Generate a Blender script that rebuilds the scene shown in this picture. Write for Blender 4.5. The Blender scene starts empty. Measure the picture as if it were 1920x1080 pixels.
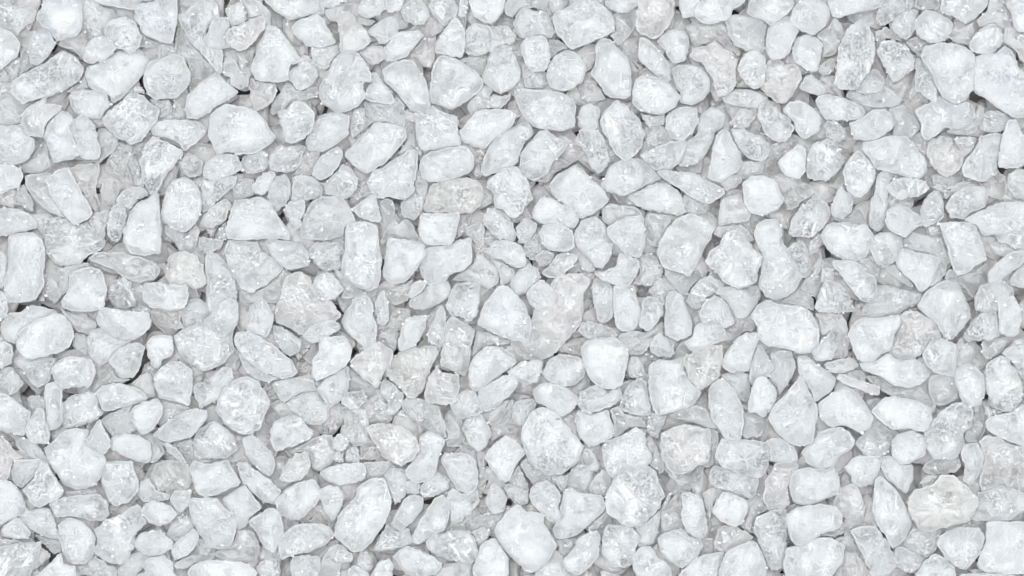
import bpy, math, random
import numpy as np
from mathutils import Vector

# ------------------------------------------------------------------ camera, world, lamps, exposure
S = 0.16 / 1920.0            # metres per photograph pixel on the mean surface of the bed
CAM_H = 0.16 * 100.0 / 36.0  # camera height above that surface (100 mm lens, 36 mm sensor)
ZREF = 44.0                  # height of the mean surface, in photograph pixels
scene = bpy.context.scene
col = scene.collection

cam_data = bpy.data.cameras.new('camera')
cam_data.lens = 100.0
cam_data.sensor_width = 36.0
cam_data.clip_start = 0.01
cam_data.clip_end = 10.0
cam = bpy.data.objects.new('camera', cam_data)
cam.location = (0.0, 0.0, CAM_H + ZREF * S)
col.objects.link(cam)
scene.camera = cam

world = bpy.data.worlds.new('World')
scene.world = world
world.use_nodes = True
bg = world.node_tree.nodes['Background']
bg.inputs['Color'].default_value = (0.925, 0.968, 1.0, 1.0)
bg.inputs['Strength'].default_value = 0.92

def softbox(name, loc, size, power, colour):
    l = bpy.data.lights.new(name, 'AREA')
    l.shape = 'SQUARE'
    l.size = size
    l.energy = power
    l.color = colour
    o = bpy.data.objects.new(name, l)
    o.location = loc
    o.rotation_euler = (Vector((0, 0, 0)) - Vector(loc)).to_track_quat('-Z', 'Y').to_euler()
    col.objects.link(o)
softbox('key_softbox', (-0.09, 0.11, 0.70), 0.22, 4.2, (0.96, 0.988, 1.0))
softbox('fill_softbox', (0.16, -0.10, 0.66), 0.22, 2.0, (0.95, 0.982, 1.0))

scene.view_settings.view_transform = 'Standard'
scene.view_settings.look = 'None'
scene.view_settings.exposure = 0.0
scene.view_settings.gamma = 1.0
scene.cycles.use_denoising = True
scene.cycles.max_bounces = 28
scene.cycles.diffuse_bounces = 16
scene.cycles.glossy_bounces = 6
scene.cycles.transmission_bounces = 16
scene.cycles.sample_clamp_indirect = 6.0
scene.cycles.use_adaptive_sampling = True
scene.cycles.adaptive_threshold = 0.06

INDIVIDUALS = """
3;p;broad crumbly pinkish crystal lined with grooves, just above the tan-edged rounded lump;957,642 972,612 996,600 1002,573 1026,543 1041,519 1068,513 1092,513 1107,524 1095,552 1094,579 1089,609 1062,639 1044,660 1017,675 984,674 963,658
5;s;massive crystal with dark speckles in the middle, just right of the brilliant rough block;976,813 984,789 1002,768 1014,762 1032,768 1050,780 1074,810 1095,837 1083,867 1056,888 1026,891 993,867 981,837
5;y;biggest cream-stained crystal with a white crumb, just right of the tall lance-like crystal, lower right;1701,942 1716,918 1749,909 1761,891 1788,891 1812,912 1833,933 1830,954 1815,978 1779,987 1746,999 1725,993 1707,969
5;w;huge leaning oval crystal, just right of the flat-topped polished slab, lower centre;627,990 636,963 666,933 669,915 696,897 720,897 732,924 734,951 720,984 699,1014 681,1032 663,1036 642,1020 627,1005
5;w;large wide crystal with a speckled hollow, just above the dim smooth slab at depth;1408,592 1422,570 1440,562 1461,570 1500,573 1521,585 1536,615 1536,642 1518,662 1500,663 1461,651 1437,648 1422,633 1419,612
5;w;large square crystal with a notched corner, just left of the bright ragged smooth crystal;926,993 948,963 968,944 987,957 1020,963 1020,981 1044,1020 1026,1056 996,1076 972,1059 942,1026
5;s;big upper crystal with dark frost specks above and below, in the lower centre;1134,936 1146,906 1152,894 1182,876 1212,872 1230,885 1239,912 1247,930 1236,954 1212,978 1188,990 1164,981 1140,963
4;b;giant flat bluish slab, just right of the great tooth-shaped crystal, upper right;1827,120 1828,105 1866,99 1884,87 1899,96 1911,126 1929,144 1944,180 1944,216 1899,220 1872,204 1848,186 1821,168
5;w;biggest smooth crystal with a pointed flank, just left of the lumpy crusted nugget, upper left;392,237 396,213 420,196 441,198 459,200 480,208 495,222 507,243 517,255 507,270 492,279 474,288 450,290 432,285 405,289 398,273 390,255
4;w;very broad lumpy crystal, just above the barrel-like crystal with grey freckles, lower left;82,840 96,831 117,810 141,802 168,807 162,828 195,852 200,867 189,897 174,912 144,919 120,909 105,888 93,870
4;w;very long crystal like a bowling pin, just right of the large rough-edged crystal, middle right;1413,438 1419,420 1437,410 1455,411 1466,426 1467,450 1479,471 1494,495 1506,516 1494,540 1479,555 1452,564 1434,555 1422,531 1431,483 1419,459
4;w;very tall slab with a smooth lower half, just above the long bright capsule-like crystal;6,543 15,492 15,447 27,438 60,435 78,447 86,471 82,513 84,531 69,561 45,567 18,567
4;p;broad pink-grey crystal with a pitted face, just right of the smooth pointed seed-shaped piece;513,588 522,567 531,531 542,513 561,510 582,519 588,540 600,558 624,567 639,588 630,603 600,609 576,624 564,628 546,618 534,612 519,606
5;g;big leaning block with a shadowed dimple, just left of the large rough-edged crystal, middle right;1233,477 1236,456 1248,432 1269,410 1293,399 1314,406 1342,423 1332,450 1320,468 1305,501 1293,518 1269,510 1242,501
5;w;great tooth-shaped crystal, just left of the giant flat bluish slab, upper right;1726,105 1734,87 1764,80 1788,81 1812,90 1827,102 1827,135 1824,168 1809,188 1791,195 1767,183 1752,153 1743,129 1731,117
4;w;tall broad pillar-like crystal, just right of the frosty granular block;646,435 654,420 678,414 708,423 711,459 717,489 714,513 710,538 693,546 672,540 654,528 639,510 642,483 648,459
4;w;plump teardrop crystal with a bumpy arm, just below the lumpy three-lobed piece, upper centre;616,132 624,114 639,99 663,99 672,99 687,120 698,141 696,154 684,153 682,168 686,183 669,201 639,213 624,207 604,195 597,180 597,165 606,147
5;w;large arrowhead-like crystal, just left of the wide egg-like grey-white crystal, lower right;1440,783 1449,762 1473,738 1488,720 1500,704 1512,720 1524,747 1534,762 1533,783 1524,831 1506,836 1485,834 1464,819 1452,807
5;s;large slanted crystal with dark mottling, just left of the sloping flat-topped block, lower left;404,771 411,744 420,726 444,711 459,705 483,714 507,753 498,777 489,801 474,813 456,816 432,804 417,789
4;s;long striated log, just below the small blue-grey six-sided pebble, upper left;21,159 30,147 57,130 84,118 111,96 123,96 144,110 156,123 154,140 147,152 120,170 102,178 87,182 60,189 40,195 27,180 20,170
4;w;very large many-sided crystal, just right of the grey-topped rounded lump, upper centre;1035,33 1044,21 1068,12 1083,0 1116,0 1134,12 1149,27 1154,57 1143,64 1119,75 1092,87 1071,93 1056,78 1042,60
4;w;large worn block with pitted lower half, just right of the trapezoid-like piece with frosted centre;1216,705 1218,684 1236,674 1260,675 1280,669 1284,693 1299,720 1316,734 1302,759 1272,771 1242,778 1230,778 1218,750
5;s;large rough-edged crystal, just left of the very long crystal like a bowling pin, middle right;1322,492 1328,474 1347,459 1362,435 1377,429 1395,441 1413,465 1431,480 1422,510 1416,531 1383,542 1359,531 1341,510
4;W;giant slab at the right edge with a white flake, just below the grey-shaded pointed slab;1830,1059 1848,1011 1850,978 1899,978 1944,984 1944,1071 1908,1077 1866,1074 1842,1071
3;p;broad grey-pink crystal with dark chips, just above the grey-shaded pointed slab, lower right;1834,828 1848,816 1872,819 1899,834 1941,834 1941,915 1899,924 1875,912 1839,921 1836,897 1845,858
3;s;broad speckled crystal, just below the smooth tilted slab with a dented foot, middle left;82,429 87,410 120,407 141,423 162,417 180,438 196,450 198,459 186,471 168,477 150,494 123,498 108,496 90,480 87,465
4;w;large egg lying on its side, just above the stout crystal with a shaded crown;962,171 968,164 1002,168 1038,170 1062,177 1076,186 1080,201 1077,237 1056,246 1020,243 999,237 984,222 972,201
5;s;tall crystal with a glinting hollow, just left of the angular shield-shaped crystal, upper right;1562,156 1568,135 1569,105 1576,78 1593,48 1611,38 1629,48 1640,72 1642,93 1635,126 1620,147 1605,168 1575,168
4;w;fan-shaped crystal with a dark crusted patch, just right of the big upright rounded crystal;424,429 434,393 441,376 468,372 486,368 510,381 512,393 531,417 544,438 543,450 516,447 492,448 468,450 444,450 426,447
4;w;big blunt triangular crystal, just right of the wide slanting tongue-shaped slab, upper centre;806,162 810,132 818,111 831,104 852,108 870,118 891,132 908,153 900,171 876,189 849,206 825,198 807,192
3;W;large grey-white crystal with chipped foot, just above the rough diamond-shaped crystal with crusted top;160,140 165,126 186,117 210,105 222,96 240,98 258,90 268,96 272,104 282,111 274,130 261,150 246,165 231,183 213,194 204,180 180,171 168,164 164,153
5;b;big rounded-triangle crystal with bluish face, just above the wide crystal under a long finger;896,609 900,588 912,564 936,536 951,536 972,555 987,576 998,612 990,639 981,642 942,633 912,618
5;p;ragged bright crystal with chipped lower edge, just left of the square slab with crystalline ridges;1238,852 1239,813 1257,804 1284,795 1329,804 1334,825 1330,864 1311,873 1281,890 1257,885 1245,867
4;w;broad smooth crystal with a rounded shoulder, just above the small sturdy pentagon-shaped nugget, middle right;1720,572 1734,549 1758,531 1776,526 1797,531 1812,561 1822,591 1803,618 1780,640 1764,624 1752,603 1728,585
3;g;very broad crystal with blotchy shading, just above the ragged bar of crusted salt, middle left;326,630 336,621 360,609 384,603 414,612 438,615 436,639 441,657 420,681 402,690 381,697 360,684 345,675 333,657
3;w;broad domed crystal under a fan-shaped one, just left of the spindle-shaped frosted piece, middle left;420,471 429,450 468,452 483,453 492,471 507,480 531,498 522,516 498,534 474,548 453,543 441,519 429,498
4;w;very wide pale crystal with a split foot, just left of the splintery pinkish piece;1616,267 1638,264 1662,255 1698,256 1713,267 1725,285 1737,300 1737,324 1719,339 1683,327 1644,318 1629,297 1616,282
4;s;broad encrusted crystal with a curled horn, just right of the big loaf-shaped bright crystal;1731,816 1746,792 1764,771 1782,758 1800,754 1821,765 1827,777 1821,801 1806,813 1809,837 1788,861 1752,861 1734,837
5;w;tall crystal with a frosty spot and chipped right edge, in the middle of the photo;1089,657 1098,639 1122,633 1152,632 1170,642 1179,660 1176,684 1167,720 1152,729 1137,730 1119,723 1104,708 1095,684
4;s;large crumbly crystal with a horn, just right of the large smooth trapezoid-like slab, lower left;177,993 198,975 228,963 255,945 264,951 267,966 274,980 255,1002 252,1026 237,1053 222,1060 192,1050 177,1035 183,1011
5;w;large blunt crystal at the bottom edge, just below the long potato-shaped crystal, lower right;1468,1059 1476,1026 1506,1022 1530,1008 1560,1008 1584,1023 1581,1053 1560,1080 1524,1095 1476,1089
4;s;rough diamond-shaped crystal with crusted top, just below the large grey-white crystal with chipped foot;192,222 204,207 225,192 240,177 252,173 267,177 279,189 300,207 297,222 285,237 276,252 264,266 249,272 234,264 222,261 210,249 196,237
4;w;tilted smooth rectangular crystal, just below the tall smooth grey slab, upper centre;645,291 660,273 696,237 708,229 729,231 759,240 762,260 744,282 726,303 702,318 687,326 672,318
4;w;large rounded rectangular crystal, just above the wide grey-white crystal;1029,348 1044,328 1076,310 1089,314 1110,336 1134,357 1141,375 1134,386 1110,402 1089,410 1071,396 1056,381 1041,372
5;W;long bright capsule-like crystal, just above the wedge with a wide top, middle left;32,639 39,618 66,600 102,586 120,591 132,609 139,624 132,648 114,660 87,668 60,674 48,672 33,657
5;w;tall rounded crystal with a tooth-like spike, just above the long clear tapering slab, middle left;232,432 246,393 261,378 276,372 291,358 297,363 300,393 303,429 302,474 285,477 270,480 246,476 232,453
4;w;tall blade-like crystal with a spur, just above the lumpy crusted nugget, upper left;498,48 507,45 525,54 540,75 555,93 564,114 555,120 543,123 540,150 525,154 504,154 480,150 469,129 480,99 483,81 495,66
4;w;huge smooth shield-like crystal, just below the broad square block with a grainy lower corner;351,942 363,933 408,933 420,951 447,966 444,993 435,1020 414,1030 390,1026 372,999 360,975
3;g;broad worn crystal with a shaded hollow, just above the frosty granular block, middle left;564,423 573,399 585,378 606,368 630,368 648,375 660,396 668,416 648,426 642,441 618,450 588,450 564,447
4;w;tall broad crystal narrowing upward, just left of the slender slanting blade, upper centre;1107,138 1116,120 1116,87 1128,70 1146,75 1161,93 1176,108 1184,132 1184,177 1173,186 1146,184 1131,171 1119,153
4;y;large cream-coloured rounded crystal, just below the block-like slab with a rounded left end;794,393 801,363 810,345 831,336 873,333 891,336 903,348 909,366 900,387 882,400 846,400 807,399
5;w;smooth crystal with a ragged lower right, just left of the rose-tinted flaky slab, middle right;1590,627 1599,606 1620,594 1644,596 1686,590 1689,606 1677,630 1671,657 1653,663 1638,680 1611,678 1600,657
5;s;pointed egg-shaped crystal, just below the tall broad crystal narrowing upward, upper centre;1125,234 1131,213 1155,188 1167,192 1182,204 1200,225 1209,249 1203,276 1188,294 1173,302 1158,294 1143,270 1134,252
5;w;tall lance-like crystal, just left of the biggest cream-stained crystal with a white crumb, lower right;1635,951 1641,900 1650,892 1680,918 1695,942 1710,981 1698,1011 1674,1029 1659,1005 1644,984
4;w;large pointed slab shaped like a fin, just left of the large cream-coloured rounded crystal;688,342 699,321 720,312 744,294 774,278 783,288 784,312 777,345 777,358 759,375 732,370 708,372 696,360
4;y;big square-shouldered cream-grey crystal, just right of the triangular crystal streaked with cracks;724,696 735,675 750,658 777,651 816,648 822,663 810,687 801,708 795,729 777,747 762,744 750,726 729,711
4;w;long wedge-shaped crystal, just right of the speckled oval crystal, lower centre;1036,996 1041,978 1053,942 1056,921 1071,914 1089,924 1128,928 1136,948 1131,960 1104,984 1080,1005 1053,1012 1041,1008
4;s;square slab with crystalline ridges, just above the tilted block with frosted grain, lower right;1341,861 1344,837 1356,822 1404,824 1443,830 1444,855 1437,885 1425,897 1392,891 1356,876
5;w;big upright rounded crystal, just left of the frosty triangular slab with a grainy face;302,402 309,363 321,340 339,332 354,334 372,351 378,375 378,393 369,417 348,436 324,429 306,414
3;W;wide egg-like grey-white crystal, just right of the large arrowhead-like crystal, lower right;1533,759 1554,741 1584,724 1605,735 1623,756 1638,783 1632,801 1614,812 1584,798 1557,801 1539,786
4;w;smooth round disc-like crystal, just right of the large grey-white crystal with chipped foot, upper left;274,129 280,116 300,111 314,104 333,101 345,108 351,123 358,138 354,159 339,176 324,186 312,184 291,188 276,177 272,164 268,150
5;w;large four-sided slab, just right of the large grey slab behind a crystal cube, middle right;1761,420 1782,416 1818,417 1830,426 1839,450 1851,486 1830,498 1816,510 1798,518 1785,501 1776,465
4;w;wide slanting tongue-shaped slab, just left of the big blunt triangular crystal, upper centre;717,132 729,120 759,111 777,116 789,135 801,156 806,180 808,201 795,214 771,207 758,192 744,174 720,150
4;w;wide block with an irregular lower fringe, just below the bright white cube;786,501 796,477 800,464 846,459 858,450 882,446 885,465 885,492 870,507 843,516 834,528 804,534 794,525
4;w;long slab bent like a boomerang, just below the great tooth-shaped crystal, upper right;1714,207 1743,192 1761,180 1770,186 1791,195 1812,189 1827,198 1830,219 1818,234 1797,242 1773,240 1755,255 1737,264 1726,252 1726,231
5;w;long potato-shaped crystal, just above the large blunt crystal at the bottom edge, lower right;1474,966 1494,952 1539,944 1569,951 1581,969 1575,990 1539,1002 1515,1020 1491,1023 1479,1002
4;w;big flat-faced crystal with brown crumbs down one side, in the lower centre of the photo;1128,840 1140,825 1167,816 1191,801 1209,810 1212,834 1224,858 1215,873 1182,882 1149,897 1134,879
5;w;long crystal scored with lines at its foot, just below the smooth pointed seed-shaped piece;438,639 442,624 468,621 486,630 510,645 528,660 549,678 558,696 549,706 528,710 498,699 468,681 447,657
4;w;rounded crystal with a pinched waist, just below the broad speckled crystal, middle left;114,566 126,546 129,537 128,519 144,506 168,500 186,504 196,519 201,543 198,567 192,582 150,585 120,579
4;s;tall frosted wedge with crusted face, just above the grey speckled slab beneath, upper left;333,26 345,22 366,6 390,-9 411,12 412,33 399,33 390,51 382,72 390,90 418,93 418,120 414,140 402,132 387,111 366,90 350,72 339,48
4;w;large plain block with straight right side, just below the big blunt triangular crystal, upper centre;778,231 777,210 798,214 810,198 831,210 858,219 860,249 866,273 837,278 807,282 795,285 782,267
5;s;glassy diamond-shaped crystal with a hollow centre, just right of the large cream-coloured rounded crystal;910,344 927,327 957,308 972,315 990,339 999,369 987,387 972,405 962,411 945,396 927,387 924,363
3;p;rose-tinted flaky slab, just right of the smooth crystal with a ragged lower right, middle right;1662,660 1674,639 1688,612 1688,591 1704,580 1728,588 1752,603 1764,630 1743,639 1731,663 1716,672 1692,676
5;w;large smooth leaning capsule, just above the square slab with crystalline ridges, lower right;1328,738 1335,720 1347,710 1362,714 1380,735 1392,759 1395,783 1389,822 1374,825 1359,822 1347,804 1332,780
4;s;shining crystal with ripple marks at its foot, just below the leaning rough triangle, lower right;1848,693 1851,681 1878,666 1893,675 1914,711 1918,741 1905,765 1884,772 1860,762 1850,732
4;w;wide rounded crystal, just above the sharp-cornered splinter, middle right;1539,441 1548,423 1572,416 1602,420 1626,422 1638,444 1629,471 1623,483 1605,489 1581,486 1560,477 1545,459
4;w;rounded D-shaped crystal, just above the long potato-shaped crystal, lower right;1479,912 1488,885 1512,876 1548,879 1564,873 1574,900 1575,924 1539,939 1512,948 1488,942
5;W;big loaf-shaped bright crystal, just left of the broad encrusted crystal with a curled horn;1634,771 1656,747 1674,742 1704,748 1728,753 1746,771 1748,786 1734,810 1704,804 1674,806 1653,792
3;s;tall flask-shaped crystal, just left of the long potato-shaped crystal, lower right;1412,990 1419,969 1446,957 1473,954 1476,984 1473,1050 1464,1065 1446,1070 1434,1044 1422,1017
4;s;tilted tapering wedge with a crusted shoulder, just right of the shadowed dark-brown slab, upper left;262,300 272,273 286,256 303,261 324,272 344,282 339,296 318,321 303,345 297,360 279,364 268,339 264,321
5;w;smooth tilted slab with a dented foot, just above the broad speckled crystal, middle left;86,336 96,326 120,313 132,321 150,354 164,378 174,398 165,411 141,422 126,411 111,390 93,363
4;w;block-like slab with a rounded left end, just above the large cream-coloured rounded crystal, upper centre;786,318 789,297 807,285 846,276 873,274 886,288 890,312 876,327 846,336 807,342 792,333
4;b;broad bluish crystal with flat lower half, just above the long striated log, upper left;80,0 90,-15 135,-18 154,-3 155,27 153,57 144,68 126,72 110,78 100,69 94,57 80,50 68,36 72,21 79,14
4;w;long smooth slab, just above the glassy diamond-shaped crystal with a hollow centre, upper centre;912,282 933,255 966,236 988,226 999,244 999,255 984,267 976,288 969,306 942,321 912,330 900,324
4;g;stout crystal with a shaded crown, just right of the long smooth slab, upper centre;974,312 976,288 993,267 1011,246 1026,244 1041,255 1062,264 1066,273 1047,296 1035,306 1029,324 1002,339 976,327
4;w;broad block with a jagged right edge, just right of the tall broad pillar-like crystal;718,504 724,465 728,446 759,448 796,456 798,477 786,498 774,516 756,531 732,532 718,519
4;w;broad lens-shaped crystal, just right of the large plain block with straight right side, upper centre;861,246 879,225 894,208 924,204 954,206 968,214 964,231 948,246 927,261 909,279 891,276 867,267
5;p;wide warm crystal with lumpy surface, just above the huge leaning oval crystal, lower centre;687,806 696,795 732,794 759,801 780,819 786,840 777,861 750,873 720,858 699,828
4;b;big squarish frosted block, just left of the tall frosted wedge with crusted face, upper left;254,14 264,6 288,3 300,-6 330,-12 333,18 332,42 322,80 306,80 285,72 266,62 261,48 253,36
4;p;sprawling pinkish crystal with a ragged upper end, just left of the smooth upright egg;1292,105 1299,92 1323,86 1341,77 1354,87 1368,98 1384,111 1380,132 1380,156 1372,172 1347,183 1340,165 1332,141 1317,120 1305,114
3;c;tall flat grey slab with a white crumb, just above the lemon-shaped crystal;828,654 825,633 837,603 849,592 864,600 891,618 885,645 882,675 873,705 861,702 843,693 825,684
4;w;wide flat tongue of a slab, just below the wide crystal leaning on a thumb-shaped one;1806,412 1836,396 1872,381 1905,378 1941,381 1941,432 1893,438 1866,440 1842,441 1830,423
3;g;grey-shaded pointed slab, just below the broad grey-pink crystal with dark chips, lower right;1818,975 1833,927 1875,910 1911,920 1941,933 1920,957 1893,975 1866,978
5;s;tilted rectangle with a dark frosted top, just below the tall lance-like crystal, lower right;1594,996 1608,987 1641,985 1665,1017 1683,1053 1677,1071 1644,1086 1632,1074 1614,1035
4;w;smooth egg-shaped crystal near the lower right, in the lower right of the photo;1757,1020 1764,1002 1794,988 1836,990 1847,1008 1836,1041 1812,1068 1791,1062 1770,1044
5;w;smooth thick heart-shaped crystal, just left of the round grey-spotted crystal, upper centre;1185,177 1191,150 1206,141 1230,144 1251,153 1266,168 1276,182 1266,201 1242,216 1221,214 1197,207 1186,192
4;W;wide grey-white basin-shaped slab, just below the rose-tinted flaky slab, middle right;1611,680 1638,680 1662,663 1692,676 1719,672 1746,700 1725,722 1698,728 1671,720 1641,702 1620,696
4;w;wide many-bumped crystal, just above the rounded D-shaped crystal, lower right;1502,849 1512,837 1527,825 1536,810 1572,800 1593,810 1604,828 1596,842 1575,855 1563,873 1536,880 1515,870
4;w;leaning wedge with a pointed corner, just below the grey speckled slab beneath, upper left;351,180 360,170 378,153 402,136 414,142 429,156 447,172 432,186 405,200 387,216 370,224 350,220 348,198
3;s;frosted slab of fine crystals, just left of the large square crystal with a notched corner;798,1014 813,1002 849,994 879,994 891,1011 898,1038 882,1062 852,1053 822,1044 804,1032
4;w;wide crystal under a long finger, just below the big rounded-triangle crystal with bluish face;879,687 891,666 912,648 942,651 963,666 969,681 948,696 918,717 894,735 879,723
5;w;broad square block with a grainy lower corner, just above the huge smooth shield-like crystal;354,879 364,864 390,870 426,862 435,876 452,906 435,915 405,928 387,933 369,924
4;w;tall egg-shaped crystal with a rough crown, just right of the big blunt triangular crystal;904,144 912,120 920,93 939,82 957,87 966,105 976,132 975,150 960,165 939,177 924,168 909,156
5;w;upright frosted block with a pointed foot, just above the smooth sloping oval, middle left;288,708 303,687 324,676 339,678 360,693 362,717 357,753 351,761 330,753 300,747 291,729
2;c;grey slab tucked under its neighbours, just left of the big squarish frosted block, upper left;154,-6 174,-3 192,12 212,18 219,32 210,60 192,72 168,87 156,112 136,94 111,87 114,76 144,68 153,57
5;w;flat-topped polished slab, just left of the huge leaning oval crystal, lower left;520,1014 537,996 558,982 591,981 618,987 627,1005 612,1020 579,1035 549,1041 528,1050 522,1029
4;w;rough kite-like crystal with crumbs, just above the large crumbly crystal with a horn, lower left;189,900 198,867 222,864 248,864 255,888 261,900 258,924 240,942 216,950 204,939
4;w;large smooth trapezoid-like slab, just left of the large crumbly crystal with a horn, lower left;110,984 129,970 153,976 174,996 180,1011 176,1041 156,1059 132,1056 116,1032 112,1008
3;w;tall pale block with a ragged left side, just right of the creamy yellowish round crystal;384,486 390,471 408,477 429,498 441,522 444,561 435,597 399,603 387,567 387,528
5;w;tall crystal at the bottom edge with a dimpled corner, in the lower right;1348,1071 1359,1038 1374,1026 1413,1013 1428,1032 1437,1059 1437,1080 1419,1107 1374,1110 1350,1092
4;w;wide crystal leaning on a thumb-shaped one, just left of the upright bright thumb-shaped crystal;1803,315 1812,297 1827,282 1839,255 1866,249 1881,252 1875,270 1870,306 1869,327 1839,342 1806,330
3;c;long clear tapering slab, just below the tall rounded crystal with a tooth-like spike, middle left;165,486 180,474 228,473 270,483 294,495 302,507 297,516 288,525 258,531 234,522 210,504 192,498
5;W;twisted bright crystal, just above the speckled flat-faced crystal, middle left;585,675 597,660 600,633 627,630 648,630 660,651 658,672 648,687 624,702 594,715 586,705
5;w;level crusted slab, just below the long clear tapering slab, middle left;180,600 186,582 201,576 240,584 276,586 284,600 279,618 264,630 249,637 222,634 204,624 186,612
4;w;almond-shaped crystal with glinting middle, just right of the broad pink-grey crystal with a pitted face;640,600 651,579 669,555 687,552 700,570 699,588 707,612 704,642 687,656 672,642 648,621
2;w;cloudy slab behind, just above the long tapering slab, upper right;1308,222 1320,210 1335,199 1356,210 1362,219 1353,240 1341,249 1329,282 1305,309 1272,312 1272,291 1290,264 1308,249
5;W;six-cornered bright pebble, just above the very long crystal like a bowling pin, middle right;1392,345 1404,333 1428,328 1455,339 1464,363 1471,375 1458,393 1428,405 1407,399 1396,384
4;w;plump crystal with a wavy right end, just above the flat-topped polished slab, lower left;516,939 531,921 555,906 588,897 603,918 600,936 579,960 561,975 537,972 519,960
4;s;square-ish frosted crystal with pocked right side, just right of the bright ragged smooth crystal;1131,996 1140,984 1161,984 1182,990 1200,1005 1194,1023 1188,1056 1167,1065 1146,1062 1128,1035
4;b;tall block with a blue grainy face, just left of the upright smooth bean, upper left;82,256 87,237 102,219 116,208 129,210 140,224 132,237 138,258 147,276 153,291 129,300 100,306 93,285 86,268
3;p;big heart-like pinkish crystal, just right of the smooth upright egg, upper right;1425,168 1434,144 1438,114 1464,111 1473,122 1491,118 1504,141 1497,159 1476,192 1455,194 1440,180
3;s;shell-like triangular slab with rippled face, just left of the long tapering slab;1176,366 1194,360 1215,348 1239,342 1257,346 1276,363 1287,399 1272,404 1239,398 1212,393 1191,384
4;y;yellowish wedge with a pointed foot, just below the frosted half-round lump, middle right;1280,669 1305,660 1332,648 1353,646 1356,663 1350,705 1332,720 1314,732 1296,717 1284,690
3;w;block sparkling along its upper edge, just below the plump teardrop crystal with a bumpy arm;573,264 588,231 606,214 636,210 656,218 654,240 654,252 627,274 606,285 576,282
4;p;wide smooth pinkish slab cut by the top edge, just above the slender slanting blade;1194,18 1197,-12 1263,-18 1264,24 1257,45 1242,64 1227,74 1200,63 1191,51
4;w;tall bottle-shaped crystal, just above the speckled flat block, upper right;1332,300 1335,285 1342,255 1353,243 1365,244 1377,267 1389,288 1392,309 1380,324 1353,342 1326,336
4;w;rounded crystal with a dark crusted patch, just below the very large many-sided crystal, upper centre;1024,141 1030,120 1041,104 1062,94 1080,98 1092,111 1100,123 1094,150 1080,162 1059,172 1032,165
4;s;barrel-like crystal with grey freckles, just below the very broad lumpy crystal, lower left;93,945 108,936 141,928 186,927 200,939 204,966 192,978 168,976 138,969 105,968
3;s;crusty slab with a lumpy roof, just above the huge smooth shield-like crystal, lower left;360,828 375,804 402,788 426,804 441,819 447,843 420,861 378,858
3;s;hefty speckled grey crystal, just left of the bright leaf-shaped crystal with a pointed top;1512,300 1521,273 1548,261 1569,267 1578,288 1587,300 1575,318 1551,339 1518,336 1512,324
2;g;speckled grey mass beside a pyramid, just above the wide grey-white basin-shaped slab, middle right;1616,582 1626,567 1644,534 1674,537 1704,546 1730,552 1722,570 1704,576 1677,591 1623,596
4;w;frosted block leaning on a warm crystal, just below the smooth grey slope, lower centre;759,882 783,852 786,822 802,807 819,813 836,826 825,852 816,888 801,903 780,906 765,897
5;w;glossy rounded triangle, just left of the big leaning block with a shadowed dimple;1136,430 1152,417 1176,406 1206,404 1209,429 1210,459 1200,482 1176,482 1161,465 1146,450
4;y;creamy yellowish round crystal, just left of the tall pale block with a ragged left side;309,516 314,486 327,474 348,470 369,480 382,501 386,528 382,538 363,543 354,537 330,536 315,528
3;w;wide slab with a step on its right side, in the lower centre of the photo;1233,1008 1245,999 1278,990 1293,1005 1314,1011 1318,1023 1305,1050 1278,1065 1254,1053 1238,1035
3;g;large cool-grey crystal, just above the smooth upright egg, upper right;1359,36 1374,27 1404,30 1428,36 1438,50 1434,72 1432,98 1404,98 1377,84 1366,66
3;g;round grey-spotted crystal, just right of the smooth thick heart-shaped crystal, upper right;1258,129 1272,122 1299,120 1317,129 1332,150 1330,171 1317,189 1293,198 1274,192 1275,174 1266,159
3;s;wide slab at the bottom left with slanting cracks, in the lower left of the photo;-12,1029 39,1017 78,1016 75,1035 63,1062 54,1086 18,1098 -12,1095
5;W;bright white cube, just above the wide block with an irregular lower fringe;784,426 789,402 801,399 834,400 862,399 861,414 852,450 843,460 813,460 798,458 786,441
4;w;round-bottomed crystal with a crease, just right of the large rounded rectangular crystal, upper centre;1125,348 1137,327 1146,309 1173,297 1188,297 1203,312 1212,330 1200,351 1182,363 1167,368 1140,360
3;w;layered lump with streaks, just left of the tall block with a blue grainy face;-12,237 18,236 42,232 48,252 66,261 64,282 51,300 30,309 6,308 -12,303
4;p;triangular crystal streaked with cracks, just left of the big square-shouldered cream-grey crystal;656,678 672,663 693,651 711,640 738,660 732,684 717,705 708,728 690,717 666,696
5;w;long tapering slab, just right of the shell-like triangular slab with rippled face, upper right;1230,321 1248,318 1272,322 1299,324 1323,336 1356,354 1359,363 1332,382 1305,375 1284,362 1269,351 1248,339
4;W;clear crystal cube with bright corners, just above the rose-tinted flaky slab, middle right;1680,495 1689,465 1713,471 1761,483 1755,507 1740,540 1725,548 1710,528 1692,513
3;s;frosted crystal with a dark glassy face, just below the hefty speckled grey crystal, middle right;1478,435 1485,411 1500,390 1518,374 1536,370 1554,384 1558,405 1545,426 1521,446 1506,444 1485,444
5;s;oval with a darker rim, just above the block with glassy cracks, middle left;96,696 108,675 129,668 153,669 171,676 180,693 174,714 168,726 144,726 117,728 102,711
3;p;tall pinkish speckled slab, just left of the rounded D-shaped crystal, lower right;1431,939 1434,903 1455,867 1494,867 1497,882 1479,906 1478,930 1482,948 1464,954 1440,956
5;W;brilliant rough block, just left of the massive crystal with dark speckles in the middle;909,858 918,840 948,816 969,826 986,849 969,870 954,903 939,900 918,876
4;w;wide smooth crystal with a double bump, just left of the brilliant rough block, lower centre;826,864 834,850 876,850 891,861 898,891 894,915 879,928 858,918 840,891
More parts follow.
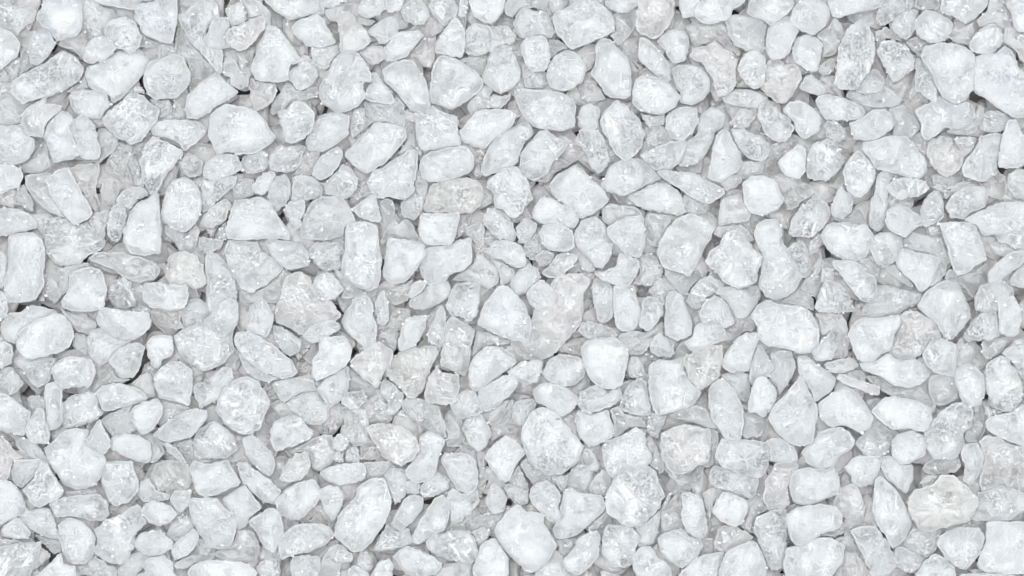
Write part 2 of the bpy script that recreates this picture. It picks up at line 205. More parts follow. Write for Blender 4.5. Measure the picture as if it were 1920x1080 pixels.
3;s;block with glassy cracks, just above the very broad lumpy crystal, lower left;116,759 132,742 162,735 180,734 186,762 194,777 168,794 141,801 120,802 117,783
4;s;lumpy crusted nugget, just left of the block sparkling along its upper edge, upper left;520,210 537,204 552,190 570,192 588,207 591,225 582,249 564,264 549,268 536,267 528,240
3;W;large grey-white crystal with a bubble mark, just below the low lens with a crumbly lip;1077,786 1083,768 1107,777 1140,768 1146,789 1154,810 1146,822 1122,834 1104,837 1086,819
4;w;smooth finger pointing up, just right of the broad crumbly pinkish crystal lined with grooves;1150,543 1152,534 1188,534 1194,558 1204,585 1197,606 1188,620 1167,621 1155,612 1150,579
4;W;low white brick-like piece, just left of the tall pale block with a ragged left side;267,546 270,531 294,529 315,532 351,536 354,555 348,576 324,582 282,576 267,561
3;w;wide spindle with a darker tip, just right of the rough diamond-shaped crystal with crusted top;284,237 294,228 318,224 348,224 369,226 387,240 387,249 369,267 346,284 336,270 318,261 297,256 285,252
4;s;sharp-cornered splinter, just below the wide rounded crystal, middle right;1558,490 1590,487 1611,492 1626,510 1644,522 1644,555 1629,567 1614,564 1596,543 1578,519
4;w;smooth sloping oval, just below the upright frosted block with a pointed foot, lower left;288,813 315,789 345,771 369,765 387,770 390,783 375,801 360,819 318,830 300,825
5;s;shattered block with parallel ridges, just above the soft folded lump, lower left;42,918 60,900 78,864 93,876 105,897 120,918 114,933 90,945 72,952 60,945
4;s;angular shield-shaped crystal, just right of the tall crystal with a glinting hollow, upper right;1644,93 1653,78 1671,74 1686,80 1701,87 1716,111 1713,129 1695,144 1677,155 1662,135 1650,111
2;y;olive-tinged chip with dark crumbs, just right of the rough kite-like crystal with crumbs, lower left;282,894 297,867 324,861 354,870 360,900 354,918 318,927 294,918
5;W;bright leaf-shaped crystal with a pointed top, just right of the hefty speckled grey crystal;1581,321 1590,300 1608,281 1623,294 1641,315 1642,333 1629,357 1612,372 1593,363 1584,345
4;w;tan-edged rounded lump, just below the broad crumbly pinkish crystal lined with grooves;1017,699 1029,675 1047,664 1071,666 1092,672 1098,687 1095,708 1080,720 1062,726 1038,720 1023,711
3;W;upright grey-white lump speckled at its foot, just right of the plain grey block between pebbles;1788,699 1794,687 1815,680 1833,690 1846,705 1848,732 1839,759 1821,764 1806,759 1794,729
5;w;tall leaning smooth pear, just right of the smooth finger pointing up;1245,612 1248,573 1248,555 1266,543 1281,555 1287,579 1298,603 1296,627 1272,639 1251,630
5;s;rounded square crystal with grainy top, just below the sloping flat-topped block, lower left;506,807 516,789 537,780 561,780 576,798 588,810 582,822 552,836 516,846 508,825
3;p;splintery pinkish piece, just below the long slab bent like a boomerang, upper right;1737,288 1740,267 1761,255 1785,258 1788,276 1806,288 1803,315 1776,333 1749,315
5;w;smooth upper crystal with a flat cheek, just above the small square bright block, upper right;1482,36 1486,18 1503,-3 1533,-3 1551,9 1557,28 1548,48 1527,66 1506,60 1488,48
5;s;small sturdy pentagon-shaped nugget, just below the broad smooth crystal with a rounded shoulder, middle right;1729,663 1737,651 1749,630 1761,630 1779,640 1794,645 1796,663 1788,705 1770,704 1749,696 1734,681
3;s;bumpy slab with sparkling patches, just above the large four-sided slab, middle right;1773,390 1779,372 1806,348 1824,346 1851,351 1854,369 1845,390 1821,399 1806,411 1782,408
4;w;tall crystal with a pitted patch, just right of the huge leaning oval crystal, lower centre;772,1017 777,993 798,960 813,936 831,927 842,939 843,966 834,993 801,1011 786,1020
4;W;broad snowy crystal at the bottom edge, just right of the frosted slab of fine crystals;885,1071 897,1038 903,1020 927,1008 942,1026 952,1044 954,1074 942,1098 900,1098
4;s;glassy block with a dark left side, just above the wide crystal under a long finger;836,576 843,552 852,534 876,528 898,531 900,561 894,591 882,603 861,594 843,590
4;w;large smooth slab at the right edge, just above the broad grey-pink crystal with dark chips;1848,789 1860,780 1899,771 1914,758 1944,759 1944,837 1908,834 1884,825 1866,816 1850,807
2;g;smooth grey slope, just below the big square-shouldered cream-grey crystal, lower centre;752,762 762,744 792,747 822,762 834,792 837,816 834,822 801,807 780,792 759,774
4;W;bright ragged smooth crystal, just below the long wedge-shaped crystal, lower centre;1054,1053 1080,1023 1076,1017 1095,1002 1119,994 1126,1011 1122,1044 1104,1065 1083,1080 1062,1068
2;c;grey speckled slab beneath, just below the tall frosted wedge with crusted face, upper left;330,57 338,48 354,78 372,96 390,117 404,134 390,144 372,159 354,174 357,141 350,114 330,102 327,87
5;W;upright bright thumb-shaped crystal, just right of the wide crystal leaning on a thumb-shaped one;1872,300 1875,270 1884,240 1890,225 1905,225 1917,249 1929,279 1926,306 1908,315 1872,315
5;p;square block of crumbled white salt, just above the frosted block leaning on a warm crystal;795,747 801,711 813,693 819,684 828,699 861,702 861,729 855,753 843,759 804,756
4;w;wide triangular crystal with a tip, just right of the block with glassy cracks, lower left;180,735 192,723 222,718 255,726 276,741 276,750 255,758 228,765 204,772 192,768
3;W;wide sloping grey-white slab with glinting corner, just right of the dim smooth slab at depth;1494,669 1512,666 1530,681 1554,696 1568,711 1563,729 1548,741 1527,754 1521,735 1506,711 1497,699
4;w;wide smooth crystal with a dark corner, just below the tan-edged rounded lump, lower centre;998,735 1011,720 1035,717 1062,726 1083,744 1080,762 1059,780 1044,780 1032,768 1005,753
4;w;rounded cap with a tiny notch on top, just left of the big squarish frosted block;194,63 196,50 210,36 230,32 249,36 258,48 266,70 261,87 246,104 228,93 216,90 200,75
4;w;speckled stepping-stone slab, just below the long low mound, upper right;1592,231 1614,222 1635,207 1656,204 1671,213 1678,237 1659,252 1638,264 1602,261
4;w;round lump with a ring-like mark on top, just right of the large cool-grey crystal;1436,72 1442,51 1458,36 1482,30 1500,51 1488,78 1479,102 1464,111 1446,112 1436,96
4;w;square frosted cushion, just left of the lumpy three-lobed piece, upper left;546,54 555,40 576,32 594,26 606,33 615,51 630,76 624,84 600,89 576,86 561,74 549,64
4;W;bright peaked crystal, just right of the yellowish wedge with a pointed foot, middle right;1353,681 1359,663 1383,633 1398,624 1422,624 1420,645 1410,672 1404,696 1392,696 1371,699 1356,690
4;p;lumpy three-lobed piece, just above the plump teardrop crystal with a bumpy arm, upper centre;628,33 639,24 654,20 664,28 669,42 687,56 694,72 693,84 678,93 660,100 639,99 636,78 636,60 632,45
4;s;shaggy crusted crystal, just above the large rounded rectangular crystal, upper centre;1077,264 1083,249 1098,236 1122,244 1134,261 1140,282 1143,300 1134,318 1122,326 1107,312 1095,282
4;w;chunky crystal with slanting facets, just left of the flat-topped polished slab, lower left;465,978 486,963 510,951 525,960 531,984 534,1002 522,1023 513,1038 492,1023 483,1002
3;s;tilted block with frosted grain, just below the square slab with crystalline ridges, lower right;1328,900 1335,876 1347,873 1380,885 1422,897 1419,921 1410,936 1380,924 1341,914
4;w;pointed slab at the bottom edge, just left of the frosted slab of fine crystals;735,1044 750,1030 765,1024 798,1036 819,1047 830,1062 816,1077 786,1083 759,1074 744,1053
4;s;lopsided shell-like crystal, just below the big heart-like pinkish crystal, upper right;1419,216 1425,195 1437,186 1450,195 1461,207 1479,222 1490,240 1479,261 1461,266 1440,258 1430,240
3;g;grey-topped rounded lump, just left of the very large many-sided crystal, upper centre;962,45 968,27 981,14 1002,20 1023,21 1032,36 1041,60 1032,72 1011,68 984,74 969,63
3;w;rounded rough lump under a level slab, just right of the long bright capsule-like crystal;162,633 174,618 192,614 210,624 222,634 249,638 219,657 204,678 186,687 168,672 164,657
3;W;wide grey-white crystal, just below the large rounded rectangular crystal;1074,444 1089,414 1116,405 1134,420 1140,435 1152,459 1143,483 1128,501 1116,501 1098,480 1080,462
3;w;wide smooth crystal with a low hump, just below the twisted bright crystal, lower left;538,756 552,744 573,735 594,736 603,750 618,762 616,786 600,796 579,796 564,783 546,771
3;w;spindle-shaped frosted piece, just right of the broad domed crystal under a fan-shaped one, middle left;496,453 507,447 528,450 564,456 579,474 579,498 561,504 540,507 525,495 510,480
4;w;long spindle lying level, just below the tall crystal with a glinting hollow, upper right;1528,189 1539,178 1560,177 1584,184 1614,198 1623,210 1617,222 1593,226 1548,224 1536,207
2;g;large grey slab behind a crystal cube, just left of the large four-sided slab, middle right;1695,459 1704,432 1725,438 1764,447 1776,483 1773,513 1755,534 1740,537 1761,483 1716,471
4;w;upright block with a rounded foot, just left of the neat white cube-like pebble, lower right;1276,966 1280,948 1276,927 1293,922 1317,936 1323,963 1328,996 1317,1011 1296,1005 1284,990
4;s;soft pyramid-like crusted crystal, just below the wide rounded crystal, middle right;1527,576 1536,549 1544,528 1554,525 1572,530 1587,543 1599,567 1604,583 1578,586 1536,586
2;c;dark shield in the lower middle, just left of the flat-topped polished slab, lower left;399,1038 435,1020 447,993 474,996 488,1026 480,1053 450,1056 414,1047
2;w;smooth low leaf-shaped slab, just right of the wide many-bumped crystal, lower right;1602,831 1620,813 1644,789 1668,804 1689,813 1671,834 1659,854 1623,854
4;w;broad low crystal at the left edge, just left of the upright smooth post, lower left;-12,738 18,741 33,753 58,774 54,795 45,816 24,813 -12,804
3;w;plain lump with feathered right side, just left of the rough diamond-shaped crystal with crusted top;128,180 135,172 159,168 180,170 198,174 207,192 204,204 195,210 189,223 168,222 147,216 135,204
4;w;tall sloping plain crystal, just right of the lopsided shell-like crystal, upper right;1467,207 1479,192 1497,188 1518,198 1536,213 1540,228 1536,246 1512,261 1502,258 1491,243 1488,228
4;W;kidney-shaped bright piece, just above the loaf-shaped piece;998,408 1005,381 1023,369 1041,375 1062,387 1083,405 1086,417 1074,429 1056,426 1041,420 1020,422
2;c;smooth grey wall-like slab, just left of the wide warm crystal with lumpy surface, lower centre;639,762 687,768 693,801 702,828 666,837 636,813 645,792
5;w;upright smooth bean, just right of the tall block with a blue grainy face, upper left;132,236 141,220 156,214 168,222 180,240 183,261 189,279 186,296 171,300 153,296 147,279 138,258
3;c;clear icy slab, just below the long striated log, upper left;42,213 57,198 87,182 87,195 102,194 116,201 114,208 96,222 84,237 81,258 60,256 45,252 40,234
4;w;round crystal with a bumpy face, just above the great tooth-shaped crystal, upper right;1714,48 1722,30 1737,18 1755,22 1785,39 1786,54 1770,78 1743,81 1722,68
4;W;wide bright slab at the bottom edge, just below the huge smooth shield-like crystal, lower left;351,1071 369,1056 399,1049 450,1053 474,1062 482,1074 468,1098 405,1110 360,1095
4;s;flat shiny splinter with a sawn face, just above the shell-like triangular slab with rippled face;1200,291 1224,278 1260,264 1284,262 1288,272 1278,300 1260,318 1230,320 1215,309
4;w;speckled oval crystal, just left of the long wedge-shaped crystal, lower centre;992,933 996,912 1014,903 1026,900 1044,915 1053,930 1047,951 1053,972 1035,981 1014,963 999,948
2;p;pink-flecked slab under a shard, just above the wide slanting tongue-shaped slab, upper centre;762,60 798,33 819,33 832,51 819,69 816,99 810,129 792,122 774,102 777,90 795,69
3;w;broad clear slab under a tall one, just above the wedge with a wide top;3,606 18,586 39,585 57,572 84,576 105,586 60,606 36,627 30,645 12,639 3,627
3;s;leaning slab of crumbs, just left of the plump crystal with a wavy right end;444,867 464,867 480,882 504,897 528,921 516,945 495,942 474,924 453,900
3;W;small square bright block, just left of the tall crystal with a glinting hollow, upper right;1484,99 1491,72 1512,64 1530,69 1544,81 1540,105 1534,132 1521,136 1506,128 1488,114
3;w;crystal with a pale left half, just above the dark shield in the lower middle;417,936 438,921 459,909 480,936 492,951 468,972 462,987 444,993 426,966
4;w;round smooth pebble, just below the big loaf-shaped bright crystal, lower right;1671,831 1680,816 1707,807 1731,816 1737,849 1716,864 1692,872 1674,858
4;w;tall pointed slab with a jagged base, just left of the smooth pointed seed-shaped piece;381,603 396,588 414,567 429,558 446,567 447,597 441,615 420,633 402,624
5;W;neat white cube-like pebble, just below the tilted block with frosted grain, lower right;1335,960 1344,936 1359,922 1398,936 1404,951 1392,981 1377,988 1356,981
1;p;brownish flat slab in a hollow, just left of the large cool-grey crystal, upper right;1287,45 1332,45 1356,42 1365,72 1386,93 1389,105 1371,99 1347,78 1326,81 1302,87 1292,69
2;s;frosty granular block, just left of the tall broad pillar-like crystal, middle left;580,468 594,454 648,453 648,477 639,504 624,508 606,510 594,498 580,483
4;s;ragged bar of crusted salt, just below the very broad crystal with blotchy shading, lower left;360,729 372,718 399,705 420,687 432,690 440,711 417,732 414,747 390,759 375,765
4;s;round crackled lump, just right of the dazzling white crusted chunk, upper centre;873,60 885,42 900,44 918,51 936,72 948,81 927,90 915,100 888,105 872,98
5;W;small bright rounded cube, just below the grey-topped rounded lump, upper centre;975,84 987,72 1005,68 1018,67 1028,78 1032,105 1028,126 1017,134 996,134 984,120 978,102
5;w;pale arched slab at the top edge, just above the brownish flat slab in a hollow;1300,22 1308,6 1338,-15 1398,-15 1396,6 1374,18 1371,33 1356,40 1326,46 1305,36
4;w;worn crystal with a flattened lower edge, just below the level crusted slab, middle left;204,678 219,657 240,644 261,642 272,651 267,669 261,693 249,708 225,708 216,693
4;W;angular crystal with white chips along its top, just above the rough kite-like crystal with crumbs;207,828 213,818 240,813 261,816 282,831 284,855 279,868 261,867 237,858 210,843
2;c;slab in shade below a wide block, just below the large cream-coloured rounded crystal;846,525 870,507 888,492 894,472 912,483 930,501 936,525 921,542 897,534 870,528
3;s;trapezoid-like piece with frosted centre, just left of the large worn block with pitted lower half;1161,762 1167,738 1182,717 1203,708 1212,720 1218,750 1220,777 1200,780 1173,774
2;W;crystal with bright broken facets, just below the smooth low leaf-shaped slab, lower right;1582,876 1605,855 1654,855 1650,882 1638,906 1614,915 1599,906 1593,891
3;w;tall smooth pillar, just below the very wide pale crystal with a split foot, middle right;1629,411 1632,381 1641,354 1644,330 1662,315 1677,324 1665,348 1665,369 1662,399 1656,426 1647,435 1632,426
4;s;low lens with a crumbly lip, just above the large grey-white crystal with a bubble mark;1080,753 1092,732 1119,720 1140,735 1161,723 1167,744 1152,759 1122,771 1104,777 1089,768
5;p;tilted warm-white oval, just right of the tall frosted wedge with crusted face, upper left;422,64 429,54 450,46 468,36 492,28 498,39 496,54 483,69 474,82 459,94 444,94 426,82
4;w;round pebble with a notched rim, just below the round grey-spotted crystal, upper centre;1248,222 1260,207 1281,200 1305,201 1310,228 1296,252 1278,264 1257,260 1248,240
5;w;long smooth finger lying aslant, just below the wide crystal under a long finger, lower centre;896,735 912,723 942,705 963,702 972,717 963,735 942,753 921,770 906,771
5;W;dazzling white crusted chunk, just above the big blunt triangular crystal, upper centre;818,81 825,66 837,51 852,32 867,45 873,60 872,87 867,108 846,106 816,98
4;w;broad frosted slab at the bottom edge, just right of the bright ragged smooth crystal;1185,1044 1200,1026 1221,1024 1233,1044 1248,1053 1260,1068 1254,1095 1206,1101 1188,1071
2;s;icy shard with fan cracks, just above the long wedge-shaped crystal, lower centre;1062,891 1089,855 1095,840 1110,843 1126,876 1113,888 1110,903 1098,920 1074,914 1062,909
4;w;broad plain slab at the top edge, in the upper left of the photo;496,0 510,-18 558,-24 600,-6 609,27 594,26 573,30 543,38 525,28 507,14
3;s;squat pebble with a glassy flank, just right of the wide rounded crystal, middle right;1628,465 1635,444 1656,435 1677,438 1692,450 1689,477 1677,492 1659,502 1644,495
2;c;smooth shaded block, just below the wide smooth crystal with a low hump, lower left;546,846 600,816 624,816 627,843 624,867 600,885 585,876 579,849
4;w;fan-like smooth lump with crumbs on its tip, just right of the wide rounded crystal;1660,414 1664,393 1683,382 1704,390 1731,408 1728,423 1710,432 1698,446 1677,438 1664,429
2;g;low mottled lump, just left of the broad bluish crystal with flat lower half, upper left;-12,8 27,9 60,14 72,21 64,40 45,52 32,69 21,58 6,57 -12,48
2;g;tall smooth grey slab, just above the tilted smooth rectangular crystal, upper centre;682,192 702,192 732,196 744,180 758,198 760,237 750,240 726,230 696,231 686,216
5;w;smooth upright egg, just left of the big heart-like pinkish crystal, upper right;1383,129 1389,111 1404,96 1419,94 1432,104 1437,120 1432,159 1412,168 1392,150
2;p;grey-pink folded slab, just above the broad speckled crystal, upper left;132,315 150,308 177,306 188,309 183,339 180,354 186,375 186,396 174,393 162,372 144,342
4;W;upright white rectangle at the right edge, just right of the leaning rough triangle, middle right;1870,564 1878,554 1899,555 1914,576 1917,597 1911,624 1899,633 1875,624 1872,597
4;W;sugary white-coated piece, just below the glossy rounded triangle;1116,510 1137,507 1155,498 1161,474 1182,480 1197,486 1200,501 1191,522 1176,536 1158,536 1134,528 1118,519
5;W;bright block narrowing at both ends, just right of the large smooth leaning capsule, lower right;1401,765 1410,723 1422,706 1437,708 1458,735 1449,765 1431,783 1419,774 1404,774
3;s;rough nugget with dark glints, just right of the cloudy slab behind, upper right;1371,243 1392,240 1407,248 1428,254 1443,273 1443,288 1430,304 1404,297 1389,282 1380,270
4;w;frosted half-round lump, just above the yellowish wedge with a pointed foot, middle right;1282,642 1299,630 1302,612 1320,602 1341,602 1359,618 1365,636 1341,645 1314,657 1296,660
3;s;leaning rough triangle, just left of the upright white rectangle at the right edge, middle right;1806,630 1824,600 1860,573 1869,585 1874,630 1854,638 1812,639
3;c;glassy trapezoid-like nugget, just left of the tall lance-like crystal, lower right;1562,945 1575,915 1599,906 1611,918 1623,954 1614,980 1599,978 1581,969
4;w;slender slanting blade, just above the smooth thick heart-shaped crystal, upper centre;1196,96 1200,70 1212,72 1230,87 1242,102 1257,123 1257,150 1248,154 1230,141 1212,126 1197,111
4;b;smooth ice-blue crystal at the left edge, just left of the barrel-like crystal with grey freckles;-12,900 21,903 39,924 50,954 45,963 18,975 -12,990
4;w;wide crystal with speckled bottom edge, just above the smooth upright egg, upper right;1401,24 1408,-9 1452,-12 1491,-12 1485,18 1470,32 1444,48 1428,36 1410,32
5;w;six-sided rough pebble, just left of the smooth sloping oval, lower left;242,777 255,760 276,752 297,747 306,771 297,792 282,810 267,816 255,804
3;c;dim sheet behind a tilted slab, just left of the grey-pink folded slab, middle left;45,333 54,327 87,324 99,324 87,336 93,363 114,393 123,408 102,402 81,390 63,372 51,354
3;g;smooth grey arch-shaped block, just below the large rough-edged crystal, middle right;1340,549 1359,537 1392,540 1422,562 1410,582 1395,598 1380,597 1365,570 1350,555
4;w;wide bowl-shaped slab at the top edge, just above the great tooth-shaped crystal, upper right;1761,15 1767,-3 1794,-15 1851,-12 1851,12 1830,33 1809,45 1785,30 1767,27
3;w;wedge with a wide top, just below the long bright capsule-like crystal, middle left;26,678 39,664 69,669 105,672 99,693 93,714 75,727 60,720 48,699
4;w;loaf-shaped piece, just below the kidney-shaped bright piece;1011,435 1017,423 1041,418 1071,430 1076,447 1076,465 1062,472 1032,470 1016,456
4;w;smooth pointed seed-shaped piece, just left of the broad pink-grey crystal with a pitted face;460,597 471,573 489,558 501,568 513,591 513,606 501,633 483,627 464,620
3;w;speckled flat-faced crystal, just below the twisted bright crystal, lower left;594,729 609,711 630,699 652,686 656,711 652,735 639,753 618,762 603,744
3;w;soft folded lump, just below the shattered block with parallel ridges, lower left;33,966 51,957 87,951 99,966 106,984 114,1011 84,1006 63,996 45,981
3;w;smooth pebble with a blunt end cut by the left edge, in the middle left;-12,393 18,390 39,393 57,402 69,417 70,426 57,432 36,435 18,441 -12,442
3;g;grey-tinted rounded crystal, just above the broad worn crystal with a shaded hollow, upper centre;608,351 615,336 630,324 642,307 660,318 672,339 669,354 657,369 642,374 618,366 609,363
4;w;capsule-shaped crystal with a pearly upper end, just above the leaning slab of crumbs, lower left;454,822 474,814 492,828 513,855 516,876 504,894 480,876 462,855
4;w;smooth cap-shaped lump, just above the frosty triangular slab with a grainy face, upper left;380,324 387,303 405,290 429,288 444,290 452,306 452,318 429,330 396,340 384,334
4;W;bright splintered shard, just left of the pink-flecked slab under a shard, upper centre;720,93 728,80 744,60 786,57 795,66 783,81 762,105 750,112 726,117 720,105
3;c;rounded block at the lower right, just above the leaning rough triangle, middle right;1827,558 1836,537 1854,530 1875,525 1896,537 1902,552 1887,573 1866,588 1830,582
3;s;small chalky cluster, just below the lumpy crusted nugget, upper left;504,291 522,273 537,274 558,272 568,288 567,306 552,321 528,324 507,318
1;c;grey flat sheet at depth, just above the big loaf-shaped bright crystal, lower right;1620,705 1644,705 1671,720 1698,728 1722,723 1740,741 1758,762 1749,780 1728,753 1698,747 1668,741 1650,729
2;g;dim smooth slab at depth, just below the large wide crystal with a speckled hollow;1443,663 1467,656 1485,660 1492,690 1479,717 1461,741 1458,729 1443,708 1452,690
3;w;mitten-shaped piece with a clear side, just above the round grey-spotted crystal, upper centre;1232,76 1251,57 1269,54 1287,63 1293,81 1290,99 1284,114 1266,120 1257,114 1245,93
5;W;bright level capsule, just below the smooth grey wall-like slab, lower centre;598,888 615,876 654,868 681,868 687,885 681,900 642,910 618,904
3;b;small blue-grey six-sided pebble, just above the long striated log, upper left;62,58 78,54 93,56 100,72 106,81 99,94 87,111 69,124 57,118 51,90 56,70
3;W;glittering wedge with white chips, just above the tall lance-like crystal, lower right;1652,876 1656,855 1671,855 1692,872 1710,870 1713,894 1700,926 1680,912 1662,897
5;w;egg-like piece with a scalloped top, just right of the large crumbly crystal with a horn;252,1017 264,999 288,994 300,993 312,1005 327,1017 318,1032 297,1042 270,1040 255,1029
4;w;bar-shaped piece with a squared end, just below the flat oval frosted chip;910,471 927,452 948,450 978,460 987,483 984,501 966,502 942,489 918,480
3;s;dull crystal with grains on its face, just above the frosted slab of fine crystals;837,933 846,915 870,926 894,918 900,939 882,963 858,981 846,978 843,951
3;w;tall narrow smooth bean, just right of the broad crumbly pinkish crystal lined with grooves;1110,537 1116,522 1140,528 1150,546 1149,594 1134,606 1122,603 1113,570
1;p;shadowed dark-brown slab, just left of the tilted tapering wedge with a crusted shoulder, upper left;196,315 210,285 222,268 246,273 249,282 240,309 249,345 234,342 210,330
3;s;flat oval frosted chip, just below the glassy diamond-shaped crystal with a hollow centre;904,414 915,390 939,394 957,411 969,438 963,454 939,450 918,435
3;w;upright smooth post, just left of the block with glassy cracks, lower left;83,741 86,720 102,716 118,726 117,753 117,792 102,806 90,807 86,771
2;w;sloping flat-topped block, just right of the large slanted crystal with dark mottling, lower left;510,720 534,710 585,702 591,723 594,732 561,738 537,753 525,750
3;w;lemon-shaped crystal, just above the wide smooth crystal with a double bump, lower centre;867,801 876,783 900,772 912,789 922,813 912,837 900,846 879,834
3;p;plum-shaped grey hollow slab, just right of the large wide crystal with a speckled hollow;1530,588 1578,588 1590,615 1590,669 1566,675 1551,663 1572,627 1560,615 1539,630 1536,603
2;c;plain grey block between pebbles, just left of the upright grey-white lump speckled at its foot;1740,729 1743,705 1764,699 1788,705 1796,747 1764,762 1749,753
3;c;speckled flat block, just above the large rough-edged crystal, middle right;1350,384 1356,372 1389,362 1395,384 1407,399 1404,414 1380,418 1347,423
2;w;long low mound, just above the speckled stepping-stone slab, upper right;1587,180 1593,168 1614,177 1644,174 1656,159 1677,171 1692,188 1683,198 1656,202 1632,201 1602,192
3;c;smooth block with a clear edge, just below the wide block with an irregular lower fringe;768,561 792,549 804,531 837,525 846,540 840,558 822,570 792,582 768,576
4;s;tiny-faceted glittering pebble, just above the giant flat bluish slab, upper right;1816,87 1826,66 1845,50 1860,45 1872,51 1881,68 1878,84 1863,98 1851,102 1827,99
3;s;frosty triangular slab with a grainy face, just right of the big upright rounded crystal;378,357 381,336 396,340 429,330 444,330 441,348 420,366 390,393 380,398
4;w;rounded lump with drooping corner, just below the large rough-edged crystal, middle right;1310,591 1320,567 1341,554 1362,567 1374,594 1378,606 1359,616 1338,603 1317,603
2;c;broad shadowed blue-grey slab, just above the tiny-faceted glittering pebble, upper right;1830,39 1851,18 1854,-6 1886,-6 1894,24 1898,51 1884,56 1860,45 1839,51
2;c;broad grey slab beneath fingers, just below the smooth finger pointing up;1158,630 1182,620 1212,622 1242,603 1244,624 1230,627 1218,651 1200,666 1179,663 1164,642
"""
